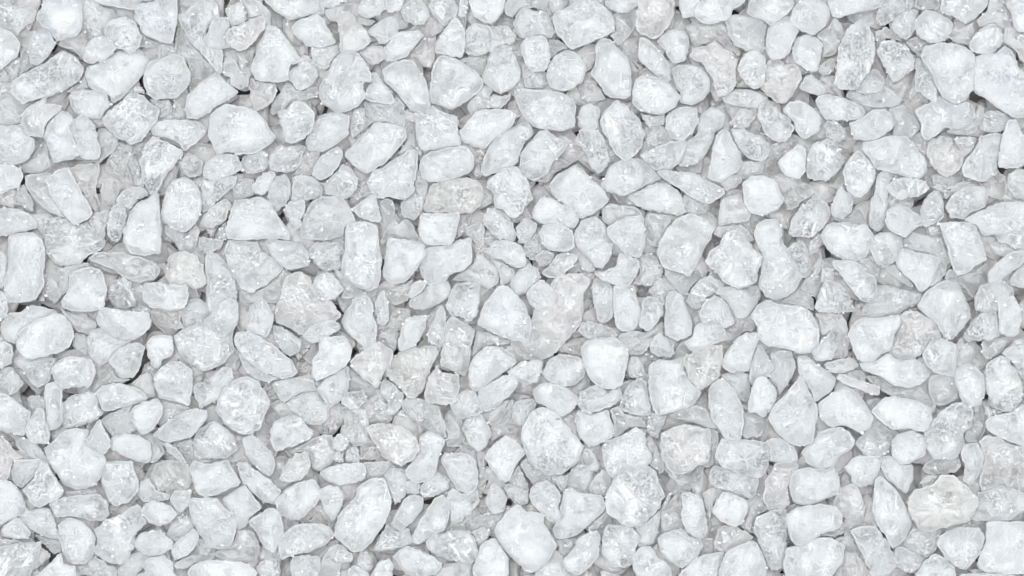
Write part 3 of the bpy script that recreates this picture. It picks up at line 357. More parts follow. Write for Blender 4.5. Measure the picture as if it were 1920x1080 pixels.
SMALLER = """
2;c;;1692,1023 1710,990 1764,993 1755,1029 1737,1046
3;w;;1270,1080 1287,1062 1314,1041 1359,1035 1350,1062 1348,1086 1314,1104 1278,1095
2;s;;750,384 762,372 777,354 782,318 801,342 802,360 792,393 780,411 756,408
2;g;;1665,207 1692,196 1710,207 1719,222 1726,240 1708,258 1674,254 1678,234
4;w;;1800,849 1812,832 1832,831 1845,855 1839,885 1821,912 1806,903 1809,873
4;b;;1551,3 1566,-12 1644,-18 1658,-6 1650,15 1614,22 1572,34 1560,30
4;s;;1662,351 1677,336 1701,332 1731,338 1744,354 1725,368 1701,370 1686,376 1668,363
3;s;;1286,564 1296,543 1314,522 1332,516 1359,531 1347,546 1326,558 1311,580 1296,578
2;c;;600,1056 618,1026 636,1020 663,1041 660,1053 639,1056 636,1086 603,1089
2;c;;522,180 537,153 552,164 564,170 582,164 594,162 596,180 576,186 564,192 546,192 531,207 510,216 506,204
1;c;;1779,504 1824,510 1851,492 1851,525 1836,537 1824,561 1806,537 1770,525
4;w;;746,645 753,615 765,594 801,591 796,618 780,648 750,659
4;W;;274,645 282,632 300,628 322,630 326,648 324,666 306,675 297,692 285,687 276,666
2;w;;-12,189 20,174 30,186 45,195 60,192 57,204 42,216 40,231 6,237 -12,234
3;s;;204,546 207,528 231,520 246,528 248,543 256,561 252,576 222,579 204,561
4;w;;734,984 744,960 759,933 777,927 794,933 792,954 774,978 750,996
3;w;;546,132 561,120 564,104 579,105 596,132 596,144 582,162 564,170 552,162 538,144
4;w;;843,753 861,736 888,730 900,747 906,771 894,780 864,786 849,774
5;W;;1458,306 1473,288 1494,273 1503,272 1512,285 1509,324 1494,336 1470,327
3;g;;190,786 216,771 249,759 243,777 255,801 249,813 216,825 198,801
2;p;;1338,1020 1350,987 1380,988 1412,1005 1404,1017 1362,1035 1344,1032
3;g;;548,360 549,333 564,328 582,330 597,339 606,354 603,366 582,375 558,378 546,375
5;W;;986,552 999,534 1017,524 1032,537 1044,555 1038,576 1014,585 996,573
4;W;;879,0 888,-18 942,-18 948,3 939,30 921,45 900,39 885,27
1;p;;918,804 945,771 960,747 966,783 978,801 975,825 960,816 942,816 921,828
3;p;;466,162 471,144 480,152 507,156 518,158 518,180 507,195 480,209 470,189
2;c;;1198,483 1215,474 1230,480 1242,501 1242,516 1218,537 1197,534 1188,531 1200,510
3;w;;1724,399 1731,378 1743,363 1758,356 1768,372 1770,408 1752,420 1731,426
4;p;;524,897 531,876 549,855 576,846 582,876 570,897 555,903 531,904
3;w;;700,1032 714,1002 726,984 744,996 765,990 774,1017 756,1026 726,1032
2;g;;1209,411 1218,399 1254,405 1260,411 1242,441 1236,465 1218,459 1209,447
4;w;;46,807 57,783 69,765 82,768 87,792 93,807 93,831 75,832 57,828
2;c;;1530,66 1551,51 1566,33 1581,51 1581,69 1569,99 1554,106 1542,105 1544,81
5;w;;264,954 279,940 297,940 318,948 333,963 321,978 300,986 279,981 267,966
5;w;;1851,516 1860,501 1884,480 1905,470 1920,474 1920,492 1893,513 1872,528 1854,530
4;s;;1716,150 1718,108 1728,111 1743,129 1752,153 1758,180 1755,192 1746,190 1728,177 1716,168
3;w;;504,348 516,333 534,326 544,339 546,363 537,381 519,397 510,393 501,372
4;w;;387,66 393,48 404,32 426,32 432,46 423,60 422,75 434,88 405,93 390,87 382,76
3;w;;584,326 600,294 618,282 632,274 645,285 639,303 624,327 600,339
3;s;;1644,27 1650,6 1668,-6 1712,-6 1712,15 1692,27 1668,42 1653,49 1642,42
4;s;;951,696 978,678 1002,674 1017,676 1016,699 1005,718 984,720 963,714
2;c;;1149,27 1194,15 1192,45 1186,60 1167,81 1158,86 1143,66 1155,60
3;w;;956,528 969,510 990,495 1005,501 1016,519 1005,531 987,549 969,554 957,540
4;s;;1716,1080 1737,1047 1755,1038 1773,1047 1791,1065 1791,1083 1770,1101 1728,1098
4;w;;158,99 166,80 180,70 195,68 207,75 218,90 207,104 192,114 177,119 160,117 156,108
4;w;;585,534 594,516 612,510 624,514 636,528 645,543 630,558 612,566 597,561 586,549
4;s;;1197,609 1203,582 1203,567 1215,555 1230,558 1244,573 1242,591 1227,612 1212,622
1;c;;1238,954 1272,924 1278,930 1276,966 1281,990 1242,996
3;c;;1352,183 1380,168 1404,168 1422,174 1440,186 1422,204 1392,201 1365,195
1;c;;309,423 318,423 348,438 369,420 374,435 364,474 336,471 326,453 310,441
3;w;;543,1062 549,1044 576,1040 600,1044 600,1074 588,1095 552,1095
2;s;;714,717 723,708 744,726 758,741 750,768 732,780 711,777 726,753 714,741
2;w;;339,579 357,561 375,560 399,579 393,591 381,606 348,618 342,603
4;W;;598,921 615,909 636,914 645,927 642,948 624,978 609,960
3;w;;20,888 26,867 39,861 75,861 81,867 69,888 42,915 27,909
4;W;;-18,45 6,54 18,58 27,64 38,84 34,102 21,116 4,128 -18,132
2;c;;448,543 456,548 474,549 504,534 525,522 528,543 522,567 486,570 450,567
3;w;;1443,864 1443,840 1437,825 1461,820 1488,834 1496,855 1491,868
3;W;;687,168 699,150 696,135 708,136 720,156 735,171 740,189 732,196 702,192 684,186
3;w;;750,21 759,6 774,-3 792,0 804,18 806,30 795,45 780,48 759,39
3;c;;1254,778 1302,759 1326,768 1332,783 1347,804 1326,801 1296,792 1272,786
4;s;;1521,660 1539,639 1566,615 1582,622 1575,639 1563,669 1551,676 1530,676
2;p;;1566,1080 1584,1035 1608,1038 1626,1065 1635,1080 1614,1098 1575,1095
3;w;;1404,705 1410,675 1422,645 1437,663 1452,690 1440,708 1428,708 1410,723
4;W;;267,1062 276,1047 306,1041 324,1053 326,1074 336,1086 315,1101 270,1092 255,1080 273,1071
3;w;;802,9 819,-6 849,-3 860,15 855,33 843,42 832,50 819,36 807,21
1;c;;831,789 843,768 867,786 867,813 873,837 837,837 838,816
3;w;;720,888 738,876 759,882 765,900 759,930 741,944 732,924
3;p;;-12,819 6,819 27,843 45,858 24,867 20,888 12,903 -12,900
2;s;;510,612 528,612 555,630 567,639 561,660 543,668 525,654 516,639
4;s;;200,435 204,399 219,382 237,393 237,411 231,435 222,452 210,452
5;w;;159,828 168,813 180,792 188,784 195,804 207,822 206,837 195,853 174,843
2;s;;1677,1059 1677,1029 1692,1024 1734,1047 1725,1068 1704,1076
3;w;;690,57 702,46 726,32 738,30 748,45 747,58 726,81 711,82 702,69 692,64
2;p;;282,585 297,573 324,572 339,579 339,603 348,616 324,618 300,612 285,600
4;W;;-12,308 21,309 39,316 45,328 36,351 15,356 6,363 -12,366
2;c;;1144,768 1161,762 1173,777 1200,782 1212,801 1182,801 1152,822 1152,801
3;s;;1671,48 1680,27 1710,18 1718,39 1714,60 1701,75 1689,72 1676,60
3;c;;375,417 390,393 420,372 435,384 426,402 423,414 399,428 384,426
2;c;;1128,393 1140,382 1182,386 1200,393 1204,404 1170,411 1146,423 1131,417
1;c;;84,264 90,288 96,309 78,324 45,324 42,309 60,294 72,276
2;g;;1352,705 1362,699 1392,696 1406,705 1407,729 1401,754 1383,747 1368,720
1;c;;1512,519 1536,483 1554,495 1563,502 1542,504 1539,531 1530,558 1500,543
2;s;;1836,234 1842,213 1860,207 1884,212 1893,225 1881,246 1860,250 1839,244
3;w;;450,303 465,288 489,279 502,288 504,309 492,322 468,327 454,318
4;w;;567,630 582,612 612,600 633,603 639,615 618,630 591,644 579,642
2;c;;183,243 198,240 222,261 216,282 198,297 186,306 156,303 156,297 177,300 189,288 183,264
3;c;;1016,513 1032,495 1047,476 1074,474 1084,483 1074,498 1056,516 1032,522
4;w;;1558,387 1566,366 1578,345 1584,357 1598,366 1599,390 1593,402 1575,410 1560,405
3;s;;1476,465 1500,450 1512,459 1518,480 1526,504 1512,519 1503,522 1488,498
3;g;;1191,987 1212,978 1236,957 1238,972 1233,999 1224,1020 1203,1026 1194,1020 1200,1005
2;p;;1728,879 1743,861 1773,855 1797,856 1803,873 1791,886 1743,890
2;c;;1208,240 1245,237 1260,258 1263,267 1230,276 1200,291 1209,261
4;w;;662,393 681,375 696,364 706,369 710,390 716,411 711,418 690,414 672,406
2;g;;1245,504 1269,510 1293,518 1311,507 1312,522 1296,537 1284,555 1263,540 1248,519
2;c;;712,453 723,432 744,420 762,411 774,420 786,447 783,453 756,447 729,444 720,459
2;g;;-12,705 12,687 24,690 36,705 45,720 30,736 18,741 -6,735
2;c;;1392,816 1395,774 1419,777 1431,784 1442,795 1431,816 1398,822
3;s;;1002,1074 1026,1044 1041,1030 1054,1041 1059,1065 1068,1080 1044,1098 1008,1092
1;p;;189,354 195,336 213,333 234,345 222,363 210,393 200,393 190,375
3;g;;801,624 813,600 825,573 834,576 837,603 828,651 804,642
2;y;;1467,369 1479,354 1506,342 1527,354 1524,366 1506,375 1491,390 1476,393
3;s;;786,924 792,906 816,885 843,897 840,918 816,930 798,933
3;s;;1878,663 1908,636 1941,633 1941,693 1914,711 1896,678
1;c;;1392,948 1419,918 1428,921 1440,954 1413,972 1407,996 1389,987
3;c;;582,93 600,87 639,84 639,96 624,111 615,129 600,129 588,120
1;p;;1446,273 1476,258 1497,267 1470,288 1458,306 1455,324 1434,324
4;W;;66,1083 90,1059 114,1036 120,1056 141,1062 144,1080 126,1104 84,1104
2;p;;1812,336 1866,315 1887,336 1888,360 1875,375 1854,369 1836,346
4;s;;418,114 432,104 442,114 450,132 468,150 462,164 447,168 435,159 429,144 420,140
3;s;;1084,621 1092,603 1116,604 1140,612 1158,626 1152,633 1122,636 1098,634
2;s;;312,1005 321,975 339,964 357,969 364,990 345,1014 327,1014
4;W;;321,1029 333,1014 351,999 364,990 374,1005 366,1026 351,1041 327,1050
3;g;;1605,171 1614,150 1635,129 1647,132 1659,147 1656,162 1644,174 1623,177
2;c;;334,303 345,286 366,291 382,303 378,327 357,333 339,324
3;g;;220,1071 240,1041 261,1035 285,1042 270,1062 255,1080 234,1089
3;w;;910,942 914,924 924,904 939,914 951,933 945,960 924,963
2;c;;609,20 636,8 669,6 672,21 681,33 705,38 693,48 672,45 654,33 642,39 630,42 615,36
3;W;;1084,216 1089,201 1104,194 1122,200 1126,213 1122,228 1122,243 1086,240
2;c;;1881,78 1884,51 1908,51 1932,63 1941,120 1914,114 1905,96 1893,87
3;c;;258,924 264,903 279,897 294,918 318,927 318,936 297,942 270,942
3;w;;2,990 18,978 33,969 48,984 58,996 54,1010 30,1011 6,1006
2;g;;944,15 957,-6 1026,-9 1026,18 1002,15 975,18 960,33 950,28
3;g;;219,372 231,357 252,349 270,352 279,366 258,375 244,393 237,390 220,384
1;c;;1809,813 1824,795 1827,777 1842,762 1845,783 1848,804 1836,828 1812,831
4;W;;1104,474 1116,462 1134,453 1149,459 1146,480 1131,502 1116,501 1106,486
2;W;;27,825 42,819 69,831 90,861 96,876 78,864 51,855 33,840
1;c;;864,984 912,960 942,963 924,993 903,987 882,996
1;p;;1084,165 1092,147 1110,147 1128,171 1134,186 1107,192 1092,186
2;y;;718,546 750,534 777,525 765,552 768,561 744,573 723,564
4;b;;1886,6 1896,-9 1944,-9 1944,60 1911,60 1899,48 1896,27
3;w;;960,780 966,753 996,748 1008,753 993,783 981,800 966,792
2;p;;879,192 909,160 924,168 918,186 918,204 888,216 876,207
3;s;;1888,339 1893,324 1911,316 1941,318 1941,375 1908,372 1893,360
1;c;;1842,663 1842,639 1872,633 1899,633 1875,663 1851,675
2;c;;978,126 982,117 996,132 1024,134 1023,147 1028,160 1014,166 984,164
3;w;;678,3 696,-9 723,-6 726,14 711,27 696,34 684,34 669,22
2;c;;894,621 924,627 957,640 954,645 912,648 885,669
3;s;;1218,648 1227,630 1238,624 1251,636 1266,660 1257,670 1236,669 1221,660
2;c;;1104,912 1116,891 1134,880 1146,897 1143,915 1134,930 1107,924
3;c;;444,-6 480,-6 495,9 507,24 508,45 498,48 496,30 468,34 462,18
3;w;;534,393 543,378 570,376 573,396 564,411 564,426 554,430 543,414
2;c;;112,576 126,585 150,594 180,603 180,615 164,627 141,618 132,606 120,591
1;c;;177,693 186,684 204,681 222,708 246,710 228,720 192,720
2;c;;164,417 174,399 204,394 201,417 196,447 183,447 165,432
3;w;;702,570 711,549 720,543 729,573 728,603 717,612 708,606
2;g;;435,348 444,336 462,333 477,339 480,354 471,369 438,375
5;c;;1568,710 1574,700 1608,711 1650,726 1646,742 1614,732 1584,720
2;c;;656,240 663,207 682,201 687,222 696,231 672,252 660,261
2;c;;1776,69 1786,54 1800,54 1824,42 1828,63 1818,84 1794,81
2;c;;627,510 639,507 660,531 690,546 681,552 666,560 639,560 645,543 636,525
2;p;;442,96 480,87 477,102 469,129 471,141 466,147 450,132 447,114
1;c;;1464,567 1494,542 1524,558 1527,582 1512,579 1482,570
2;c;;110,504 144,495 165,492 168,501 135,510 128,525 129,543 114,555 111,528
2;p;;549,330 570,291 594,282 600,288 591,312 582,330 558,327
3;w;;968,426 984,408 1008,420 1002,438 987,456 972,456 969,441
2;c;;300,780 306,753 354,762 357,768 330,783 297,798
3;s;;1544,684 1560,676 1596,670 1610,684 1599,693 1575,700 1557,699
2;c;;816,1078 834,1059 867,1053 882,1062 882,1083 852,1098 819,1095
3;g;;447,663 456,663 480,687 504,702 522,710 504,717 480,712 459,696
3;w;;1498,165 1512,141 1524,142 1539,154 1551,174 1545,182 1527,178 1512,172
3;s;;480,1065 492,1050 516,1047 526,1062 525,1080 504,1089 486,1083
3;g;;976,870 993,855 1032,888 1029,903 999,906 984,888
2;c;;246,720 261,705 276,698 285,705 288,723 291,744 276,744 255,726
4;w;;422,16 438,8 453,4 459,18 462,36 450,45 435,48 426,33
2;c;;1389,303 1432,304 1430,324 1404,333 1395,336 1380,327
2;c;;1216,546 1236,520 1251,531 1266,543 1248,555 1245,573 1227,558
4;s;;1545,240 1551,226 1566,226 1584,242 1586,258 1569,267 1551,258
2;s;;242,306 249,282 261,278 264,300 262,312 268,336 270,351 255,348 248,330
2;c;;873,429 885,420 906,414 909,435 906,459 900,468 888,453 876,441
3;s;;1866,441 1884,435 1941,423 1941,453 1905,468 1890,459 1872,453
1;c;;1176,690 1182,669 1197,669 1215,705 1215,723 1200,708 1179,708
4;W;;472,351 486,330 507,320 518,326 510,342 498,363 489,366 477,362
2;c;;681,867 732,864 734,870 717,894 690,897 687,879
3;p;;675,99 687,87 720,87 720,105 714,117 696,123 686,112
1;c;;942,909 990,906 990,942 972,948 954,933
1;c;;656,705 672,705 708,729 702,741 684,741 657,735
4;b;;174,2 180,-18 258,-18 300,-15 300,-2 264,4 252,20 228,15 207,12 192,9
1;c;;708,621 741,612 747,624 741,657 720,642 705,639
1;p;;675,837 696,828 720,855 729,864 690,864 675,858
3;w;;1134,8 1143,-12 1194,-15 1197,9 1182,21 1161,25 1144,18
3;c;;1368,231 1388,204 1404,206 1418,220 1407,231 1402,240 1380,240
4;w;;318,936 327,921 360,918 357,933 351,951 339,962 327,951
2;c;;33,354 45,345 54,363 62,375 62,396 48,393 39,384 26,382
2;c;;711,384 720,372 735,375 742,393 735,414 720,426 711,417 716,405
2;s;;1280,375 1284,363 1305,375 1330,384 1323,399 1302,402 1287,396
1;c;;144,1062 174,1044 198,1053 192,1065 171,1080 147,1077
3;s;;651,735 681,732 687,750 672,765 654,766 639,756
2;s;;1214,789 1224,774 1250,780 1242,801 1233,822 1215,813
1;c;;326,188 345,168 354,174 351,195 346,222 324,224
3;p;;915,50 939,48 954,48 969,69 960,84 942,81 930,66
2;c;;327,1056 360,1040 399,1038 402,1048 366,1056 351,1066 330,1065
3;w;;1188,297 1200,297 1227,318 1239,336 1212,348 1182,363 1200,348 1208,330
2;c;;855,116 882,105 914,104 909,132 906,144 891,132 873,120
2;c;;1794,687 1794,645 1821,646 1828,663 1818,678
2;c;;264,816 288,812 300,828 309,849 294,864 282,868 284,834
2;c;;80,552 84,525 96,520 110,534 114,558 102,566
2;c;;1806,240 1821,234 1832,219 1833,198 1845,201 1844,222 1830,246 1812,254 1776,249 1779,243
1;s;;370,462 378,444 399,447 420,450 414,465 390,476 381,474
3;s;;-12,645 12,640 22,648 27,663 21,681 6,690 -12,693
2;c;;924,489 948,495 966,510 960,525 939,537 936,516
1;c;;762,243 777,237 780,270 792,291 786,294 777,279 744,291 762,264
2;g;;1246,882 1251,867 1302,873 1311,876 1305,894 1278,912 1266,903
2;s;;981,462 996,447 1008,441 1014,471 999,489 987,480
2;p;;1317,924 1332,915 1356,920 1338,942 1332,978 1323,948
2;c;;1338,438 1344,426 1380,420 1392,423 1410,441 1413,450 1404,453 1380,429 1362,438 1350,446
2;p;;1023,306 1053,297 1068,309 1041,324 1029,342 1002,339
4;W;;696,1077 711,1053 728,1048 737,1056 735,1080 723,1095 693,1095
1;c;;906,774 942,753 954,750 939,789 921,800
4;W;;1274,12 1275,-18 1311,-18 1314,6 1305,30 1293,32 1280,34
1;c;;1560,411 1593,402 1608,390 1623,408 1626,420 1599,420
2;c;;1788,261 1812,255 1830,258 1824,279 1809,294 1803,285
1;p;;1641,60 1662,51 1677,60 1694,78 1662,72 1644,87
2;g;;1311,870 1332,864 1332,804 1347,810 1347,828 1338,867 1329,878
1;c;;63,1002 87,1008 111,1014 114,1035 99,1038 78,1017
1;c;;1581,1005 1596,999 1611,1035 1584,1035 1566,1011
2;c;;915,192 924,177 942,180 960,174 954,189 939,204 915,202
2;w;;669,1059 675,1035 687,1032 698,1047 698,1065 687,1074
1;c;;280,186 300,188 318,188 324,210 309,220 294,225 300,207 288,195
1;c;;136,648 141,624 164,630 164,666 150,660
2;c;;954,903 972,873 990,912 984,921
1;c;;654,369 672,354 693,348 702,366 681,372 663,387
1;c;;1770,987 1812,976 1850,980 1846,1005 1812,990 1773,996
2;c;;1854,456 1881,453 1896,465 1905,470 1884,482 1863,474
1;c;;330,834 360,822 363,861 354,866
1;c;;38,99 48,84 52,102 58,120 64,124 45,136 35,144
2;c;;1714,12 1722,-9 1762,-9 1760,18 1740,18 1728,20
1;c;;1698,78 1716,69 1743,82 1728,99 1713,98
2;c;;1608,489 1629,483 1644,501 1652,507 1644,522 1626,510
2;c;;1659,504 1677,495 1692,513 1710,531 1710,540 1686,528
2;c;;1200,213 1227,218 1246,214 1248,231 1227,237 1215,237
2;w;;8,128 22,116 34,104 38,120 32,147 22,148 16,136
2;c;;1002,483 1020,468 1041,477 1032,495 1014,501
2;g;;1893,525 1908,504 1941,483 1941,540 1899,537
1;c;;885,996 906,987 921,999 909,1017 897,1023 891,1008
1;c;;861,405 884,402 882,420 873,435 858,444 855,435
2;c;;1224,858 1230,834 1238,855 1246,870 1242,888 1218,872
2;g;;50,747 60,742 84,744 84,768 69,765 60,771
4;s;;624,825 633,813 645,816 654,828 648,843 636,846 626,840
2;p;;1536,123 1554,111 1568,108 1563,132 1551,141 1536,138
3;w;;-12,471 6,472 14,483 10,519 6,540 -12,540
2;g;;171,1080 195,1059 216,1062 222,1080 210,1095 180,1095
3;s;;1346,336 1362,326 1386,330 1394,339 1380,350 1360,358
3;W;;723,-3 758,-6 756,9 750,20 729,24 723,15
4;W;;765,552 774,531 789,525 801,528 792,546 771,560
1;c;;1044,1014 1080,1008 1077,1023 1056,1044
3;s;;300,828 318,831 333,843 351,867 342,870 321,852
3;s;;648,864 650,842 669,838 674,849 674,867
1;c;;1028,75 1047,75 1065,90 1047,96 1032,111
2;c;;297,86 309,82 328,90 328,104 315,104 296,116
2;c;;1521,450 1536,438 1542,453 1533,471 1518,480 1515,462
2;c;;117,924 144,918 168,915 186,927 144,928 108,936
2;c;;1083,483 1095,477 1116,498 1113,510 1092,507
3;g;;-12,546 3,546 12,558 16,579 12,594 0,600 -12,597
1;p;;1047,657 1056,642 1086,648 1089,666 1068,663
2;c;;1032,892 1065,891 1062,912 1053,922 1044,909
2;c;;894,846 909,849 909,888 900,898 898,882
3;w;;651,1071 666,1059 687,1071 693,1080 672,1095 654,1089
2;c;;63,1062 76,1026 96,1041 81,1056 60,1071
1;c;;1584,972 1614,981 1638,981 1599,990 1596,1005 1584,1002
1;c;;264,64 280,74 297,82 296,90 279,90 262,87
2;c;;123,170 150,156 159,141 165,162 160,168 129,174
3;w;;860,21 862,0 879,-3 876,18 873,33 858,32
2;c;;1704,267 1725,255 1737,267 1737,288 1728,285
3;c;;1542,504 1563,502 1564,528 1551,526 1540,531
3;w;;762,924 764,903 777,897 788,909 783,927
2;c;;1536,1004 1578,987 1581,976 1587,996 1566,1006
3;s;;369,1020 375,1008 396,1029 390,1041 375,1038
2;c;;1101,990 1134,960 1140,966 1122,990 1107,994
3;w;;1800,1077 1839,1074 1902,1077 1908,1101 1806,1101
3;w;;580,0 588,-12 639,-12 642,2 624,14 603,16 588,9
2;c;;1726,903 1740,891 1761,891 1746,909 1731,915
2;c;;1746,351 1764,344 1776,351 1785,363 1773,375 1767,360
2;p;;1776,348 1812,339 1821,346 1794,360 1782,357
1;c;;0,129 9,130 16,141 21,150 12,157 0,154 -9,144
2;s;;1844,762 1860,765 1881,774 1860,780 1851,789
2;c;;-6,1011 30,1011 39,1020 -6,1028
2;w;;408,435 423,414 426,429 424,450 414,447
3;s;;624,855 630,846 642,850 645,864 636,868 627,864
2;c;;238,172 255,160 267,164 273,177 261,174 243,178
3;w;;699,759 711,748 723,756 722,768 711,765 705,771
2;c;;759,207 777,213 777,230 760,224
1;c;;885,324 897,306 909,321 900,333
2;w;;1238,954 1257,921 1258,930 1245,956
"""


# ------------------------------------------------------------------ materials
def salt_material(name, milky, clear, transmission, sss, rough, streak, grain, pits, cloudy, loose=False):
    m = bpy.data.materials.new(name)
    m.use_nodes = True
    nt = m.node_tree
    nt.nodes.clear()
    N = nt.nodes.new
    L = nt.links.new

    def val(sock, v):
        if hasattr(v, 'is_output'):
            L(v, sock)
        else:
            sock.default_value = v

    def math_(op, a, b=0.0, clamp=False):
        n = N('ShaderNodeMath')
        n.operation = op
        n.use_clamp = clamp
        val(n.inputs[0], a)
        val(n.inputs[1], b)
        return n.outputs[0]

    def ramp(x, lo, hi, a=0.0, b=1.0):
        n = N('ShaderNodeMapRange')
        n.interpolation_type = 'SMOOTHSTEP'
        val(n.inputs[0], x)
        n.inputs[1].default_value = lo
        n.inputs[2].default_value = hi
        n.inputs[3].default_value = a
        n.inputs[4].default_value = b
        return n.outputs[0]

    def mixf(f, a, b):
        n = N('ShaderNodeMix')
        n.data_type = 'FLOAT'
        val(n.inputs[0], f)
        val(n.inputs[2], a)
        val(n.inputs[3], b)
        return n.outputs[0]

    def mixc(f, a, b):
        n = N('ShaderNodeMix')
        n.data_type = 'RGBA'
        val(n.inputs[0], f)
        val(n.inputs[6], a)
        val(n.inputs[7], b)
        return n.outputs[2]

    def noise(vec, scale, detail=3.0, rough_=0.55, dist=0.0):
        n = N('ShaderNodeTexNoise')
        L(vec, n.inputs['Vector'])
        n.inputs['Scale'].default_value = scale
        n.inputs['Detail'].default_value = detail
        n.inputs['Roughness'].default_value = rough_
        n.inputs['Distortion'].default_value = dist
        return n.outputs['Fac']

    def voronoi(vec, scale, feature='F1'):
        n = N('ShaderNodeTexVoronoi')
        n.feature = feature
        L(vec, n.inputs['Vector'])
        n.inputs['Scale'].default_value = scale
        return n.outputs['Distance']

    tc = N('ShaderNodeTexCoord')
    if loose:
        rnd = N('ShaderNodeNewGeometry').outputs['Random Per Island']
    else:
        rnd = N('ShaderNodeObjectInfo').outputs['Random']
    off = N('ShaderNodeVectorMath')
    off.operation = 'ADD'
    L(tc.outputs['Object'], off.inputs[0])
    comb = N('ShaderNodeCombineXYZ')
    L(math_('MULTIPLY', rnd, 1.7), comb.inputs[0])
    L(math_('MULTIPLY', rnd, 0.9), comb.inputs[1])
    L(comb.outputs[0], off.inputs[1])
    v = off.outputs[0]
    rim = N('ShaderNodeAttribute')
    rim.attribute_name = 'rim_glow_wear'
    glow_wear = rim.outputs['Fac']  # pale rim: translucent edge glow painted into the colour, plus worn frosting

    cloud = noise(v, 330.0, 3.0, 0.6, 0.6)                # milky clouds inside the crystal
    cloud_amt = ramp(math_('ADD', cloud, math_('MULTIPLY', math_('SUBTRACT', rnd, 0.5), 0.10)), 0.23, 0.79)
    patch = ramp(noise(v, 260.0, 2.0, 0.5), 0.47, 0.66)   # where the face is etched and granular
    fine = noise(v, 2600.0, 4.0, 0.7)
    mid = noise(v, 950.0, 4.0, 0.62)
    bub = voronoi(v, 900.0)
    bubble = ramp(bub, 0.16, 0.24, 1.0, 0.0)              # little inclusions
    bubble = math_('MULTIPLY', bubble, ramp(noise(v, 420.0, 1.0), 0.50, 0.62))
    fleck = ramp(voronoi(v, 2300.0), 0.20, 0.32, 1.0, 0.0)
    fleck = math_('MULTIPLY', fleck, ramp(noise(v, 700.0, 2.0), 0.48, 0.58))
    crack = ramp(voronoi(v, 420.0, 'DISTANCE_TO_EDGE'), 0.0, 0.035, 1.0, 0.0)
    crack = math_('MULTIPLY', crack, ramp(noise(v, 300.0, 1.0), 0.50, 0.60))
    # cleavage streaks: noise drawn out along a direction of each crystal's own
    rot = N('ShaderNodeVectorRotate')
    rot.rotation_type = 'Z_AXIS'
    L(v, rot.inputs['Vector'])
    L(math_('MULTIPLY', rnd, 43.0), rot.inputs['Angle'])
    mp = N('ShaderNodeMapping')
    mp.inputs['Scale'].default_value = (0.16, 1.0, 1.0)
    L(rot.outputs[0], mp.inputs['Vector'])
    strk = noise(mp.outputs[0], 1900.0, 3.0, 0.65)
    strk_mask = math_('MULTIPLY', ramp(noise(v, 230.0, 1.0), 0.46, 0.60), streak)

    frost = math_('MAXIMUM', math_('MULTIPLY', cloud_amt, cloudy), math_('MULTIPLY', math_('MULTIPLY', patch, 0.8), ramp(fine, 0.42, 0.62)))
    frost = math_('MAXIMUM', frost, ramp(fine, 0.50, 0.68, 0.0, 0.50))
    frost = math_('MAXIMUM', frost, math_('MULTIPLY', bubble, 0.95))
    frost = math_('MAXIMUM', frost, math_('MULTIPLY', fleck, 0.9))
    frost = math_('MAXIMUM', frost, math_('MULTIPLY', crack, 0.8))
    frost = math_('MAXIMUM', frost, math_('MULTIPLY', strk_mask, ramp(strk, 0.48, 0.66)))
    frost = math_('MAXIMUM', frost, glow_wear, True)

    # etched pits: little windows into the clear, darker inside of the crystal
    pit = math_('MULTIPLY', ramp(fine, 0.40, 0.50, 1.0, 0.0), ramp(noise(v, 190.0, 2.0), 0.50, 0.62))
    pit = math_('MULTIPLY', math_('MULTIPLY', pit, math_('SUBTRACT', 1.0, glow_wear, True)), pits)
    frost = math_('MULTIPLY', frost, math_('SUBTRACT', 1.0, pit))
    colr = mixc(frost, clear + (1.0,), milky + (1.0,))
    colr = mixc(pit, colr, tuple(c * 0.74 for c in clear) + (1.0,))
    h = math_('MULTIPLY', mid, 0.55)
    h = math_('ADD', h, math_('MULTIPLY', math_('MULTIPLY', fine, mixf(patch, 0.25, 1.0)), grain))
    h = math_('ADD', h, math_('MULTIPLY', math_('MULTIPLY', strk, strk_mask), 0.9))
    h = math_('SUBTRACT', h, math_('MULTIPLY', crack, 0.35))
    h = math_('ADD', h, math_('MULTIPLY', bubble, 0.35))
    h = math_('SUBTRACT', h, math_('MULTIPLY', pit, 0.5))
    bump = N('ShaderNodeBump')
    bump.inputs['Strength'].default_value = 0.8
    bump.inputs['Distance'].default_value = 0.00028
    L(h, bump.inputs['Height'])

    b = N('ShaderNodeBsdfPrincipled')
    L(colr, b.inputs['Base Color'])
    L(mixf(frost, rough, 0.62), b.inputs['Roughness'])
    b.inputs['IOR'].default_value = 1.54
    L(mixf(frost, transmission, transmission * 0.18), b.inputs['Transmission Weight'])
    b.inputs['Subsurface Weight'].default_value = sss
    b.inputs['Subsurface Radius'].default_value = (1.0, 0.97, 0.95)
    b.inputs['Subsurface Scale'].default_value = 0.0050
    L(bump.outputs[0], b.inputs['Normal'])
    o = N('ShaderNodeOutputMaterial')
    L(b.outputs[0], o.inputs['Surface'])
    return m

